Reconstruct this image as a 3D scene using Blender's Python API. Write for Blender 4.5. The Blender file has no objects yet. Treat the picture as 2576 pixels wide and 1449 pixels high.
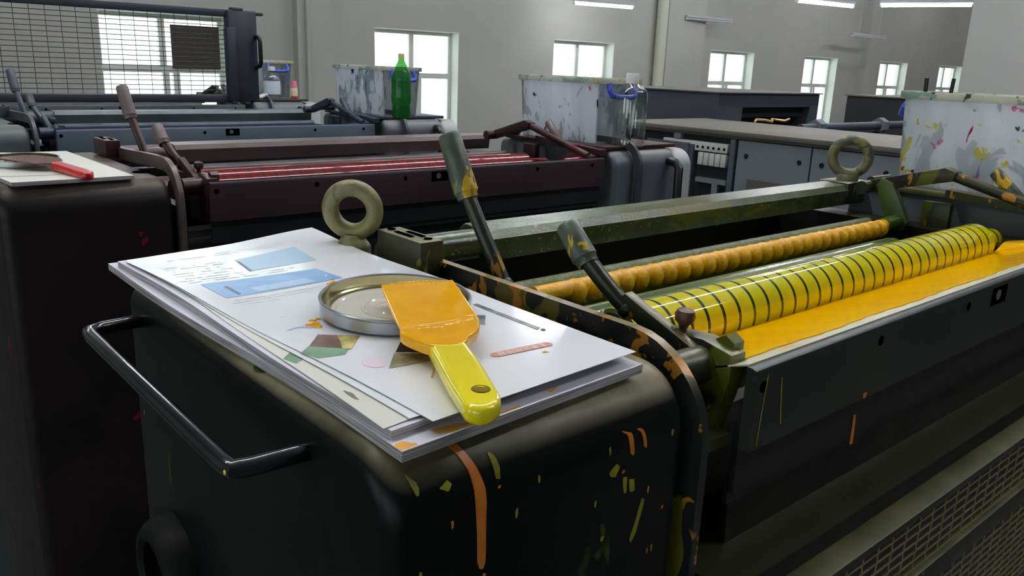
import bpy, bmesh, math, random
from mathutils import Vector, Matrix
from math import pi, sin, cos, sqrt, radians

scene = bpy.context.scene
COL = scene.collection
random.seed(7)

# ------------------------------------------------------------------ camera
cam_d = bpy.data.cameras.new('camera')
cam_d.sensor_width = 36.0
cam_d.lens = 36.0 * 2056.0 / 2576.0
cam_d.clip_start = 0.02
cam_d.clip_end = 200
cam = bpy.data.objects.new('camera', cam_d)
COL.objects.link(cam)
_r = Vector((0.75953163, -0.64940519, 0.03721022))
_d = Vector((-0.14422463, -0.22391154, -0.96387908))
_f = Vector((0.63427987, 0.72673002, -0.26372812))
M = Matrix(((_r.x, -_d.x, -_f.x, 0.0), (_r.y, -_d.y, -_f.y, 0.0), (_r.z, -_d.z, -_f.z, 1.5), (0, 0, 0, 1)))
cam.matrix_world = M
scene.camera = cam

# ------------------------------------------------------------------ colour management and world
scene.view_settings.view_transform = 'Standard'
scene.view_settings.look = 'None'
scene.view_settings.gamma = 1.0
scene.view_settings.use_curve_mapping = False
scene.view_settings.exposure = 0.12
world = bpy.data.worlds.new('daylight')
scene.world = world
world.use_nodes = True
bg = world.node_tree.nodes['Background']
bg.inputs[0].default_value = (0.88, 0.97, 1.0, 1)
bg.inputs[1].default_value = 3.0
TUBE_STRENGTH = 120.0


# ------------------------------------------------------------------ materials
def lin(c):
    return c / 12.92 if c <= 0.04045 else ((c + 0.055) / 1.055) ** 2.4


def rgb(r, g, b):
    return (lin(r / 255), lin(g / 255), lin(b / 255), 1.0)


class NB:
    def __init__(s, name):
        s.m = bpy.data.materials.new(name)
        s.m.use_nodes = True
        s.nt = s.m.node_tree
        s.b = s.nt.nodes['Principled BSDF']
        s.out = s.nt.nodes['Material Output']
        s.tc = s.n('ShaderNodeTexCoord')

    def n(s, t, **kw):
        nd = s.nt.nodes.new(t)
        for k, v in kw.items():
            setattr(nd, k, v)
        return nd

    def l(s, a, b):
        s.nt.links.new(a, b)

    def mapping(s, scale=(1, 1, 1), loc=(0, 0, 0)):
        mp = s.n('ShaderNodeMapping')
        mp.inputs['Scale'].default_value = scale
        mp.inputs['Location'].default_value = loc
        s.l(s.tc.outputs['Object'], mp.inputs[0])
        return mp.outputs[0]

    def noise(s, scale, detail=4, stretch=(1, 1, 1), loc=(0, 0, 0), rough=0.6, dist=0.0):
        nz = s.n('ShaderNodeTexNoise')
        nz.inputs['Scale'].default_value = scale
        nz.inputs['Detail'].default_value = detail
        nz.inputs['Roughness'].default_value = rough
        nz.inputs['Distortion'].default_value = dist
        s.l(s.mapping(stretch, loc), nz.inputs['Vector'])
        return nz.outputs['Fac']

    def ramp(s, fac, a, b):
        mr = s.n('ShaderNodeMapRange')
        mr.inputs['From Min'].default_value = a
        mr.inputs['From Max'].default_value = b
        s.l(fac, mr.inputs['Value'])
        return mr.outputs[0]

    def mul(s, a, b):
        m = s.n('ShaderNodeMath', operation='MULTIPLY')
        for i, x in enumerate((a, b)):
            if isinstance(x, (int, float)):
                m.inputs[i].default_value = x
            else:
                s.l(x, m.inputs[i])
        return m.outputs[0]

    def mix(s, fac, a, b):
        m = s.n('ShaderNodeMix', data_type='RGBA')
        for sock, x in ((m.inputs[0], fac), (m.inputs[6], a), (m.inputs[7], b)):
            if isinstance(x, (int, float)):
                sock.default_value = x
            elif isinstance(x, tuple):
                sock.default_value = x
            else:
                s.l(x, sock)
        return m.outputs[2]

    def up(s, a=0.5, b=0.95):
        g = s.n('ShaderNodeNewGeometry')
        sx = s.n('ShaderNodeSeparateXYZ')
        s.l(g.outputs['Normal'], sx.inputs[0])
        return s.ramp(sx.outputs['Z'], a, b)

    def bump(s, h, strength=0.3, dist=0.002):
        bp = s.n('ShaderNodeBump')
        bp.inputs['Strength'].default_value = strength
        bp.inputs['Distance'].default_value = dist
        s.l(h, bp.inputs['Height'])
        s.l(bp.outputs[0], s.b.inputs['Normal'])


def mat(name, c, rough=0.5, metal=0.0, c2=None, vs=8.0, dust=None, splats=(), bump=0.0, bscale=60, coat=0.0, spec=0.5):
    """painted or bare surface: base colour with blotches, settled dust, ink splatter"""
    b = NB(name)
    col = c
    if c2 is not None:
        col = b.mix(b.ramp(b.noise(vs, 6), 0.35, 0.68), c, c2)
    if dust is not None:
        f = b.mul(b.up(), b.ramp(b.noise(dust[2] if len(dust) > 2 else 9, 7, loc=(3, 1, 2)), 0.25, 0.7))
        f = b.mul(f, dust[1])
        col = b.mix(f, col, dust[0])
    for i, (sc, ssc, th, st) in enumerate(splats):
        f = b.ramp(b.noise(ssc, 3, stretch=st, loc=(i * 3.7, i * 1.3, 5.1), dist=0.6), th, th + 0.02)
        col = b.mix(f, col, sc)
    if isinstance(col, tuple):
        b.b.inputs['Base Color'].default_value = col
    else:
        b.l(col, b.b.inputs['Base Color'])
    rr = b.n('ShaderNodeMapRange')
    rr.inputs['To Min'].default_value = max(0.02, rough - 0.1 * min(1, rough * 2))
    rr.inputs['To Max'].default_value = min(1, rough + 0.12 * min(1, rough * 2))
    b.l(b.noise(25, 4), rr.inputs['Value'])
    b.l(rr.outputs[0], b.b.inputs['Roughness'])
    b.b.inputs['Metallic'].default_value = metal
    b.b.inputs['Coat Weight'].default_value = coat
    b.b.inputs['Specular IOR Level'].default_value = spec
    if bump:
        b.bump(b.noise(bscale, 5), bump)
    return b.m


def emit(name, c, s):
    b = NB(name)
    b.b.inputs['Base Color'].default_value = (0.8, 0.8, 0.8, 1)
    b.b.inputs['Emission Color'].default_value = c
    b.b.inputs['Emission Strength'].default_value = s
    return b.m


def clear(name, tint, gloss=0.08):
    """thin clear plastic or glass: tinted see-through mixed with a reflection"""
    b = NB(name)
    tr = b.n('ShaderNodeBsdfTransparent')
    tr.inputs[0].default_value = tint
    gl = b.n('ShaderNodeBsdfGlossy')
    gl.inputs['Roughness'].default_value = 0.06
    lw = b.n('ShaderNodeLayerWeight')
    lw.inputs[0].default_value = 0.35
    ad = b.n('ShaderNodeMath', operation='ADD')
    ad.inputs[1].default_value = gloss
    b.l(b.mul(lw.outputs['Facing'], 0.5), ad.inputs[0])
    mx = b.n('ShaderNodeMixShader')
    b.l(ad.outputs[0], mx.inputs[0])
    b.l(tr.outputs[0], mx.inputs[1])
    b.l(gl.outputs[0], mx.inputs[2])
    b.l(mx.outputs[0], b.out.inputs['Surface'])
    return b.m


YEL = rgb(246, 176, 12)
OLIVE = rgb(120, 112, 30)
YS = (rgb(178, 138, 28), 22, 0.66, (1, 1, 0.35))
YS2 = (rgb(168, 118, 34), 34, 0.63, (1, 1, 0.45))
GS = (rgb(86, 92, 26), 9, 0.6, (1, 1, 0.6))
M_ = {}
M_['cab_y'] = mat('dark_green_enamel', rgb(10, 14, 15), 0.34, 0.0, rgb(18, 22, 20), 6, (rgb(176, 168, 132), 1.0, 7),
                  [(rgb(60, 70, 22), 14, 0.66, (1, 1, .5)), (rgb(150, 150, 40), 30, 0.74, (1, 1, .5))], 0.12, 90, spec=0.16)
M_['cab_r'] = mat('dark_maroon_stained_enamel', rgb(26, 25, 27), 0.42, 0.0, rgb(40, 31, 32), 5, (rgb(128, 112, 98), 0.8, 7),
                  [(rgb(110, 26, 26), 18, 0.69, (1, 1, .5))], 0.12, 90, spec=0.2)
M_['cab_b'] = mat('blue_grey_enamel', rgb(66, 76, 80), 0.45, 0.0, rgb(84, 90, 88), 5, (rgb(120, 124, 112), 0.7, 7), (), 0.1, 90)
M_['cab_k'] = mat('dark_grey_enamel', rgb(52, 58, 62), 0.5, 0.0, rgb(66, 72, 74), 5, (rgb(112, 112, 104), 0.6, 7), (), 0.1, 90)
M_['met_y'] = mat('ink_stained_dark_metal', rgb(30, 36, 34), 0.32, 0.15, rgb(56, 60, 28), 10, (rgb(132, 126, 72), 0.6, 12), [YS2, GS], 0.25, 120)
M_['met_r'] = mat('red_stained_metal', rgb(50, 33, 36), 0.36, 0.2, rgb(76, 48, 48), 9, (rgb(120, 96, 92), 0.6, 12),
                  [(rgb(92, 20, 26), 16, 0.64, (1, 1, .6))], 0.2, 120)
M_['met_b'] = mat('blue_stained_metal', rgb(50, 56, 76), 0.38, 0.2, rgb(72, 78, 88), 9, (rgb(100, 102, 104), 0.5, 12), (), 0.2, 120)
M_['met_k'] = mat('dark_worn_metal', rgb(44, 46, 50), 0.42, 0.2, rgb(60, 62, 62), 9, (rgb(90, 90, 84), 0.5, 12), (), 0.2, 120)
M_['strap_y'] = mat('dark_strap_with_ochre_ink', rgb(22, 26, 32), 0.3, 0.1, rgb(38, 44, 38), 12, (rgb(178, 156, 108), 0.95, 8),
                    [(rgb(176, 122, 40), 28, 0.545, (.6, 1, .8)), (rgb(96, 92, 30), 14, 0.56, (1, 1, .7))], 0.2, 100)
M_['strap_r'] = mat('grey_brown_strap', rgb(78, 68, 66), 0.36, 0.3, rgb(104, 92, 88), 12, (rgb(140, 128, 112), 0.6, 8), (), 0.2, 100)
M_['strap_b'] = mat('grey_strap', rgb(60, 64, 68), 0.4, 0.2, rgb(76, 78, 80), 12, (rgb(110, 110, 104), 0.6, 8), (), 0.2, 100)
M_['plate_y'] = mat('dark_fountain_plate_green', rgb(40, 44, 42), 0.36, 0.1, rgb(50, 52, 47), 7, None, [(rgb(100, 100, 40), 60, 0.77, (1, 1, .1))], 0.1, 90, spec=0.3)
M_['plate_r'] = mat('dark_fountain_plate_maroon', rgb(50, 38, 43), 0.42, 0.1, rgb(64, 48, 53), 5, None, [(rgb(120, 20, 28), 30, 0.73, (1, 1, .3))], 0.1, 90, spec=0.3)
M_['plate_b'] = mat('fountain_plate_blue_grey', rgb(70, 84, 96), 0.46, 0.1, rgb(84, 96, 104), 5, None, (), 0.1, 90)
M_['plate_k'] = mat('fountain_plate_dark', rgb(60, 66, 70), 0.46, 0.1, rgb(72, 76, 78), 5, None, (), 0.1, 90)
M_['low_y'] = mat('dark_lower_apron', rgb(22, 22, 24), 0.4, 0.1, rgb(28, 28, 28), 7, None, (), 0.1, 90, spec=0.3)
M_['low_r'] = mat('dark_lower_apron_grey', rgb(30, 33, 36), 0.45, 0.1, rgb(36, 38, 40), 7, None, (), 0.1, 90, spec=0.3)
M_['beam_y'] = mat('oily_green_beam', rgb(52, 58, 34), 0.2, 0.15, rgb(74, 82, 46), 14, (rgb(122, 136, 110), 0.95, 4),
                   [(rgb(150, 144, 60), 150, 0.655, (1, 1, 1)), (rgb(84, 86, 26), 12, .6, (.4, 1, 1))], 0.25, 200)
M_['beam_r'] = mat('maroon_grey_beam', rgb(84, 70, 72), 0.34, 0.3, rgb(106, 92, 90), 8, (rgb(124, 108, 106), 0.7, 6), (), 0.2, 120)
M_['beam_b'] = mat('blue_grey_beam', rgb(66, 76, 80), 0.4, 0.2, rgb(84, 92, 92), 8, (rgb(110, 114, 108), 0.7, 6), (), 0.2, 120)
M_['beam_k'] = mat('dark_beam', rgb(58, 62, 64), 0.45, 0.2, rgb(72, 74, 74), 8, (rgb(96, 96, 90), 0.6, 6), (), 0.2, 120)
M_['grip_y'] = mat('dark_grip_scratched_green', rgb(62, 74, 66), 0.35, 0.1, rgb(88, 98, 78), 30, (rgb(120, 126, 104), 0.4, 20),
                   [(rgb(196, 156, 30), 34, 0.60, (1, 1, .4)), (rgb(116, 124, 60), 20, .6, (1, 1, .5))], 0.3, 200)
M_['grip_r'] = mat('worn_brown_grip', rgb(96, 84, 82), 0.45, 0.1, rgb(118, 106, 100), 30, (rgb(140, 132, 120), 0.4, 20), (), 0.3, 200)
M_['grip_b'] = mat('worn_slate_grip', rgb(64, 64, 76), 0.45, 0.1, rgb(84, 84, 92), 30, None, (), 0.3, 200)
M_['body_y'] = mat('oily_black_frame', rgb(12, 13, 9), 0.4, 0.0, rgb(20, 21, 11), 8, (rgb(60, 62, 26), 0.5, 8), (), 0.2, 90, spec=0.3)
M_['body_r'] = mat('black_red_frame', rgb(13, 10, 12), 0.45, 0.0, rgb(22, 13, 15), 8, None, (), 0.2, 90, spec=0.3)
M_['body_b'] = mat('black_frame', rgb(12, 13, 15), 0.5, 0.0, rgb(17, 18, 21), 8, None, (), 0.2, 90, spec=0.3)
M_['olive'] = mat('olive_cover_enamel', rgb(36, 39, 20), 0.42, 0.0, rgb(44, 46, 25), 3, (rgb(52, 53, 28), 0.5, 3), (), 0.06, 60)
M_['guard_rail'] = mat('dusty_green_rail', rgb(38, 40, 27), 0.45, 0.0, rgb(48, 48, 33), 8, (rgb(112, 112, 66), 0.9, 12), [(rgb(160, 150, 60), 60, .72, (1, 1, 1))], 0.2, 100)
M_['wire'] = mat('dull_guard_wire', rgb(120, 108, 84), 0.45, 0.1, rgb(136, 122, 82), 20, None, (), 0.2, 200)
M_['wire_far'] = mat('dark_guard_wire', rgb(52, 50, 46), 0.5, 0.2, rgb(66, 62, 56), 20)
M_['guard_far'] = mat('dark_slate_guard_frame', rgb(40, 42, 54), 0.45, 0.1, rgb(50, 52, 62), 6, (rgb(110, 104, 104), 0.5, 8), (), 0.1, 60)
M_['black_hole'] = mat('black_hole', rgb(2, 2, 2), 0.9, 0, None, spec=0)
M_['chrome_blk'] = mat('glossy_black_handle', rgb(14, 14, 20), 0.14, 0.0, rgb(26, 26, 32), 20, None, (), 0.08, 60, 0.4)
M_['castiron'] = mat('dusty_cast_iron', rgb(104, 104, 82), 0.48, 0.25, rgb(142, 136, 84), 22, (rgb(152, 148, 116), 0.6, 14),
                     [(rgb(150, 138, 30), 40, 0.7, (1, 1, 1)), (rgb(84, 90, 80), 30, 0.6, (1, 1, 1))], 0.35, 180)
M_['rust'] = mat('rusty_brown_screw', rgb(84, 58, 46), 0.4, 0.3, rgb(110, 78, 60), 60, None, [(rgb(120, 100, 40), 60, .62, (1, 1, 1))], 0.3, 200)
M_['green_gloss'] = mat('wet_green_ink_roller', rgb(52, 82, 22), 0.16, 0.0, rgb(70, 98, 26), 14, None, (), 0.12, 160, 0.4)
M_['link'] = mat('green_ink_stained_link', rgb(52, 74, 34), 0.3, 0.0, rgb(84, 96, 40), 24, None, (), 0.3, 120)
M_['rod_glit'] = mat('grainy_ink_coated_rod', rgb(120, 128, 96), 0.25, 0.5, rgb(88, 100, 44), 120, None, (), 1.0, 420)
M_['bead'] = mat('grainy_yellow_ink_beads', rgb(250, 186, 4), 0.25, 0.0, rgb(222, 166, 6), 90, None, (), 0.45, 380, 0.0)
M_['ink_y'] = None
M_['blade_lip'] = mat('pale_cream_fountain_blade', rgb(214, 212, 188), 0.35, 0.0, rgb(198, 196, 160), 20, None, [(rgb(232, 176, 30), 34, 0.66, (.3, 3, 1))], 0.05, 60)
M_['steel'] = mat('dusty_machined_steel', rgb(120, 116, 84), 0.42, 0.5, rgb(100, 98, 60), 12, (rgb(150, 144, 104), 0.7, 10), [YS], 0.2, 120)
M_['block'] = mat('dusty_drilled_block', rgb(58, 60, 44), 0.45, 0.1, rgb(74, 74, 50), 14, (rgb(160, 154, 112), 0.95, 14), [(rgb(150, 124, 36), 34, 0.6, (1, 1, .25))], 0.25, 160)
M_['lid_floor'] = mat('tin_lid_floor_painted_reflection', rgb(236, 234, 220), 0.10, 0.25, rgb(226, 224, 204), 6)  # pale tone paints the bright reflection onto the lid floor
M_['tin_out'] = mat('brushed_tin', rgb(176, 178, 180), 0.32, 0.85, rgb(160, 164, 168), 20)
M_['tin_gold'] = mat('gold_lacquered_tin', rgb(196, 192, 150), 0.16, 0.9, rgb(206, 202, 166), 6)
M_['ink_wet'] = mat('wet_golden_yellow_ink', rgb(246, 180, 2), 0.05, 0.0, rgb(236, 166, 2), 30, None, (), 0.12, 60, 0.0, 0.42)
M_['ink_dry'] = mat('dried_orange_ink', rgb(212, 128, 40), 0.4, 0.0, rgb(190, 104, 30), 30, None, (), 0.2, 120)
M_['ink_dryy'] = mat('dried_yellow_green_ink', rgb(150, 144, 36), 0.35, 0.0, rgb(104, 104, 24), 50, None, (), 0.2, 120)
M_['ink_dryo'] = mat('smeared_ochre_ink', rgb(222, 148, 62), 0.45, 0.0, rgb(228, 176, 60), 60, None, (), 0.2, 120)
M_['yplastic'] = mat('glossy_yellow_plastic', rgb(246, 232, 22), 0.14, 0.0, rgb(240, 220, 16), 18, None, (), 0.04, 40, 0.5)
M_['rplastic'] = mat('glossy_red_plastic', rgb(206, 38, 34), 0.25, 0.0, rgb(190, 30, 30), 18, None, (), 0.05, 40, 0.3)
M_['ink_red'] = mat('dark_red_wet_ink', rgb(92, 26, 24), 0.15, 0.0, rgb(120, 50, 44), 50, None, (), 0.25, 120, 0.4)
M_['olive_tin'] = mat('olive_lacquered_tin', rgb(118, 116, 58), 0.3, 0.5, rgb(96, 92, 50), 20)
M_['wall'] = mat('grey_white_plaster', rgb(186, 187, 180), 0.85, 0.0, rgb(178, 180, 173), 0.8, None, (), 0.1, 12, spec=0.2)
M_['trimw'] = mat('white_plaster_reveal', rgb(226, 230, 222), 0.8, 0.0, None, spec=0.2)
M_['pillar'] = mat('pale_plaster_pilaster', rgb(190, 191, 183), 0.85, 0.0, rgb(182, 184, 176), 1, spec=0.2)
M_['bigpillar'] = mat('white_painted_column', rgb(204, 204, 198), 0.85, 0.0, rgb(198, 198, 192), 1, spec=0.2)
M_['pipe'] = mat('cream_drain_pipe', rgb(206, 208, 190), 0.5, 0.0)
M_['floor'] = mat('grey_concrete_floor', rgb(92, 92, 88), 0.6, 0.0, rgb(76, 76, 72), 2, None, (), 0.2, 10)
M_['ceil'] = mat('white_ceiling', rgb(196, 198, 194), 0.9, 0.0, spec=0.2)
M_['pvc'] = mat('white_window_frame', rgb(214, 220, 210), 0.4, 0.0)
M_['screen'] = mat('dark_insect_screen', rgb(58, 56, 52), 0.8, 0.0, rgb(72, 70, 64), 40)
M_['gmach'] = mat('grey_machine_enamel', rgb(112, 120, 126), 0.5, 0.0, rgb(104, 112, 118), 3, None, (), 0.05, 40)
M_['gmach_top'] = mat('dusty_machine_top', rgb(92, 91, 84), 0.6, 0.0, rgb(108, 103, 92), 4, (rgb(112, 108, 98), 0.6, 4))
M_['gmach_dk'] = mat('dark_machine_enamel', rgb(74, 78, 88), 0.5, 0.0, rgb(66, 70, 80), 3, (rgb(104, 106, 104), 0.8, 4))
M_['gmach_bk'] = mat('black_machine_interior', rgb(26, 26, 30), 0.6, 0.0, rgb(34, 34, 38), 6)
M_['rcab'] = mat('grey_drive_side_cover', rgb(86, 92, 98), 0.42, 0.0, rgb(94, 100, 104), 4, (rgb(134, 130, 116), 0.8, 8), [(rgb(120, 96, 80), 22, .70, (1, 1, .6))], 0.08, 60)
M_['rcab_l'] = mat('pale_grey_drive_side_panel', rgb(176, 184, 184), 0.42, 0.0, rgb(186, 190, 188), 4, (rgb(160, 150, 136), 0.8, 8), [(rgb(140, 110, 90), 22, .70, (1, 1, .6))], 0.08, 60)
M_['blkplastic'] = mat('black_plastic', rgb(18, 18, 20), 0.35, 0.0)
M_['wheel'] = mat('dull_black_wheel', rgb(12, 12, 12), 0.5, 0, spec=.15)
M_['breaker'] = mat('off_white_breaker_plastic', rgb(206, 208, 200), 0.5, 0.0)
M_['greyplate'] = mat('taupe_name_plate', rgb(96, 90, 86), 0.5, 0.0)
M_['bluep'] = mat('blue_plastic_clasp', rgb(48, 72, 188), 0.35, 0.0, rgb(70, 92, 200), 20)
M_['capw'] = mat('white_plastic_cap', rgb(226, 228, 224), 0.45, 0.0)
M_['capy'] = mat('yellow_plastic_cap', rgb(214, 206, 120), 0.45, 0.0)
M_['pinkp'] = mat('pink_plastic', rgb(222, 110, 136), 0.4, 0.0)
M_['label_c'] = mat('cream_label', rgb(236, 226, 206), 0.5, 0.0, rgb(220, 210, 120), 60)
M_['redp'] = mat('red_plastic_base', rgb(196, 64, 76), 0.4, 0.0)
M_['rag'] = mat('white_tissue', rgb(226, 222, 214), 0.8, 0.0)
M_['tube'] = emit('lit_fluorescent_tube', (0.93, 0.93, 1.0, 1), TUBE_STRENGTH)
M_['tube_low'] = emit('lit_low_fluorescent_tube', (0.95, 0.95, 1.0, 1), 40.0)
M_['tray'] = mat('pale_lamp_tray', rgb(196, 196, 200), 0.5, 0.0)
M_['glass'] = clear('window_glass', (0.96, 0.98, 0.97, 1), 0.02)
M_['jug'] = clear('clear_plastic_jug', (0.90, 0.92, 0.90, 1), 0.10)
M_['gbottle'] = None
M_['outside'] = mat('pale_outdoor_wall', rgb(200, 216, 212), 0.8, 0.0)
M_['ydot'] = mat('yellow_paint_spot', rgb(220, 210, 40), 0.4, 0.0)
M_['bluefilm'] = mat('blue_ink_film', rgb(40, 54, 150), 0.4, 0.0, spec=.1)
M_['red_ink_rim'] = mat('bright_red_ink_bar', rgb(170, 36, 50), 0.25, 0.0, rgb(130, 24, 34), 40, None, (), 0.3, 120)

# wet ink of the fountain
b = NB('thick_yellow_ink')
c = b.mix(b.ramp(b.noise(7, 5, stretch=(3, 0.6, 1), dist=0.5), 0.3, 0.7), rgb(255, 196, 2), rgb(252, 178, 2))
b.l(c, b.b.inputs['Base Color'])
b.b.inputs['Roughness'].default_value = 0.1
b.b.inputs['Specular IOR Level'].default_value = 0.16
b.bump(b.noise(16, 3, stretch=(1, 1, 1), dist=0.6), 0.12, 0.002)
M_['ink_y'] = b.m


def striped(name, film, bare, x0, pitch, duty, filmrough=0.08, end=None, film2=None, bumpy=0.05):
    """metal roller under a glossy ink film with narrow bare rings at regular steps along x"""
    b = NB(name)
    sx = b.n('ShaderNodeSeparateXYZ')
    b.l(b.tc.outputs['Object'], sx.inputs[0])
    m1 = b.n('ShaderNodeMath', operation='SUBTRACT')
    b.l(sx.outputs['X'], m1.inputs[0])
    m1.inputs[1].default_value = x0
    m2 = b.n('ShaderNodeMath', operation='DIVIDE')
    b.l(m1.outputs[0], m2.inputs[0])
    m2.inputs[1].default_value = pitch
    m3 = b.n('ShaderNodeMath', operation='FRACT')
    b.l(m2.outputs[0], m3.inputs[0])
    m4 = b.n('ShaderNodeMath', operation='LESS_THAN')
    b.l(m3.outputs[0], m4.inputs[0])
    m4.inputs[1].default_value = duty
    fcol = b.mix(b.ramp(b.noise(11, 4), 0.35, 0.7), film, film2 or film)
    col = b.mix(m4.outputs[0], fcol, bare)
    if end is not None:
        g = b.n('ShaderNodeMath', operation='GREATER_THAN')
        b.l(sx.outputs['X'], g.inputs[0])
        g.inputs[1].default_value = end[0]
        col = b.mix(g.outputs[0], col, end[1])
    b.l(col, b.b.inputs['Base Color'])
    b.b.inputs['Roughness'].default_value = filmrough
    b.b.inputs['Coat Weight'].default_value = 0.3 if filmrough < .3 else 0
    b.b.inputs['Specular IOR Level'].default_value = 0.4 if filmrough < .3 else 0.1
    b.bump(b.noise(26, 4, stretch=(1.4, 1, 1)), bumpy, 0.002)
    return b.m


# printed paper
def paper(name, c, rough=0.28):
    b = NB(name)
    b.l(b.mix(b.ramp(b.noise(5, 3), .3, .7), c, tuple([x * 0.97 for x in c[:3]] + [1])), b.b.inputs['Base Color'])
    b.b.inputs['Roughness'].default_value = rough
    b.b.inputs['Specular IOR Level'].default_value = 0.6
    b.bump(b.noise(9, 2), 0.06, 0.003)
    return b.m


M_['paper'] = paper('glossy_white_paper', rgb(240, 243, 244), 0.14)
M_['paper2'] = paper('cream_white_paper', rgb(222, 222, 208), 0.4)
M_['paper3'] = paper('lavender_white_paper', rgb(216, 214, 224), 0.4)


def edges(name, c1, c2):
    b = NB(name)
    col = b.mix(b.ramp(b.noise(60, 5, stretch=(0.2, 0.2, 14)), 0.35, 0.65), c1, c2)
    b.l(col, b.b.inputs['Base Color'])
    b.b.inputs['Roughness'].default_value = 0.7
    return b.m


M_['pedge'] = edges('paper_stack_edge', rgb(196, 192, 196), rgb(112, 106, 108))
M_['pblue'] = mat('printed_sky_blue', rgb(150, 192, 232), 0.25, 0.0, rgb(120, 168, 220), 20)
M_['pblue2'] = mat('printed_pale_blue', rgb(178, 210, 236), 0.25, 0.0)
M_['pdblue'] = mat('printed_slate_blue', rgb(92, 104, 146), 0.25, 0.0)
M_['ptext'] = mat('printed_grey_text', rgb(182, 184, 192), 0.35, 0.0)
M_['pbrown'] = mat('printed_brown_photo', rgb(150, 122, 112), 0.25, 0.0, rgb(104, 76, 66), 40)
M_['pyellow'] = mat('printed_yellow_photo', rgb(222, 214, 130), 0.25, 0.0, rgb(150, 130, 60), 60)
M_['pgreen'] = mat('printed_green_photo', rgb(98, 142, 98), 0.25, 0.0, rgb(140, 176, 150), 26)
M_['pdark'] = mat('printed_dark_photo', rgb(56, 34, 24), 0.2, 0.0, rgb(30, 26, 22), 30)
M_['pfield'] = mat('printed_field_photo', rgb(98, 104, 62), 0.25, 0.0, rgb(178, 176, 140), 60)
M_['pgrey'] = mat('printed_grey_photo', rgb(70, 80, 78), 0.25, 0.0, rgb(140, 150, 152), 50)
M_['ppink'] = mat('printed_pale_pink', rgb(240, 222, 232), 0.3, 0.0)
M_['plav'] = mat('printed_lavender', rgb(186, 184, 214), 0.3, 0.0)
M_['porange'] = mat('printed_terracotta', rgb(204, 126, 92), 0.3, 0.0, rgb(214, 156, 132), 12)
M_['pwhite'] = mat('printed_white_text', rgb(240, 232, 224), 0.3, 0.0)
M_['psmudge'] = mat('grey_ink_smudge', rgb(96, 96, 86), 0.5, 0.0, rgb(160, 160, 140), 60)


# paint-daubed plastic boxes
def daubed(name, base, daubs, alpha=None):
    b = NB(name)
    col = b.mix(b.ramp(b.noise(10, 5, stretch=(1, 1, .35)), 0.35, 0.7), base, tuple([x * 0.82 for x in base[:3]] + [1]))
    for i, (c, sc, th, st) in enumerate(daubs):
        f = b.ramp(b.noise(sc, 3, stretch=st, loc=(i * 5.3 + 1, i * 2.9, i * 7.7), dist=1.0), th - .055, th - .03)
        col = b.mix(f, col, c)
    b.l(col, b.b.inputs['Base Color'])
    b.b.inputs['Roughness'].default_value = 0.4
    b.bump(b.noise(30, 4, stretch=(1, 1, .5)), 0.2, 0.003)
    tl = b.n('ShaderNodeBsdfTranslucent')
    b.l(col, tl.inputs[0])
    ms = b.n('ShaderNodeMixShader')
    ms.inputs[0].default_value = 0.6
    b.l(b.b.outputs[0], ms.inputs[1])
    b.l(tl.outputs[0], ms.inputs[2])
    b.l(ms.outputs[0], b.out.inputs['Surface'])
    return b.m


W = rgb(238, 243, 248)
M_['box_y'] = daubed('daubed_white_box_many_colours', W, [(rgb(200, 208, 212), 14, .62, (1, 1, .5)), (rgb(216, 210, 120), 22, .66, (1, 1, .8)), (rgb(214, 130, 170), 30, .69, (1, 1, .7)),
                     (rgb(120, 150, 190), 16, .70, (1, 1, .6)), (rgb(70, 70, 72), 26, .72, (1, 1, .6)), (rgb(170, 40, 60), 27, .745, (1, 1, .5))])
M_['box_r'] = daubed('daubed_white_box_black_specks', W, [(rgb(186, 192, 194), 16, .62, (1, 1, .4)), (rgb(60, 66, 70), 24, .695, (1, 1, .5)), (rgb(40, 60, 140), 30, .76, (1, 1, .7)),
                     (rgb(170, 60, 60), 34, .76, (1, 1, .4))])
M_['box_b'] = daubed('daubed_white_box_pale', rgb(236, 240, 244), [(rgb(176, 186, 192), 18, .60, (1, 1, .4)), (rgb(80, 90, 100), 26, .70, (1, 1, .3)), (rgb(200, 200, 120), 22, .70, (1, 1, .5)),
                     (rgb(40, 70, 150), 20, .73, (1, 1, .3))])
M_['box_clear'] = clear('cloudy_clear_box', (0.72, 0.74, 0.74, 1), 0.12)
M_['rim'] = daubed('grimy_box_rim', rgb(226, 228, 216), [(rgb(84, 88, 84), 26, .68, (1, 1, 1)), (rgb(214, 208, 150), 20, .64, (1, 1, 1)), (rgb(170, 190, 180), 16, .64, (1, 1, 1))])


# ------------------------------------------------------------------ mesh helpers
def smooth_closed(pts, it=2):
    for _ in range(it):
        o_ = []
        n = len(pts)
        for i in range(n):
            a, b2 = pts[i], pts[(i + 1) % n]
            o_.append((a[0] * .78 + b2[0] * .22, a[1] * .78 + b2[1] * .22))
            o_.append((a[0] * .22 + b2[0] * .78, a[1] * .22 + b2[1] * .78))
        pts = o_
    return pts


def ragged(pts, seed, amp):
    """smooth an outline and make its edge slightly uneven"""
    rn = random.Random(seed)
    o_ = []
    n = len(pts)
    for i in range(n):
        a, b2 = pts[i], pts[(i + 1) % n]
        o_.append(a)
        o_.append(((a[0] + b2[0]) / 2 + rn.uniform(-amp, amp), (a[1] + b2[1]) / 2 + rn.uniform(-amp, amp)))
    return smooth_closed(o_, 2)


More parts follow.
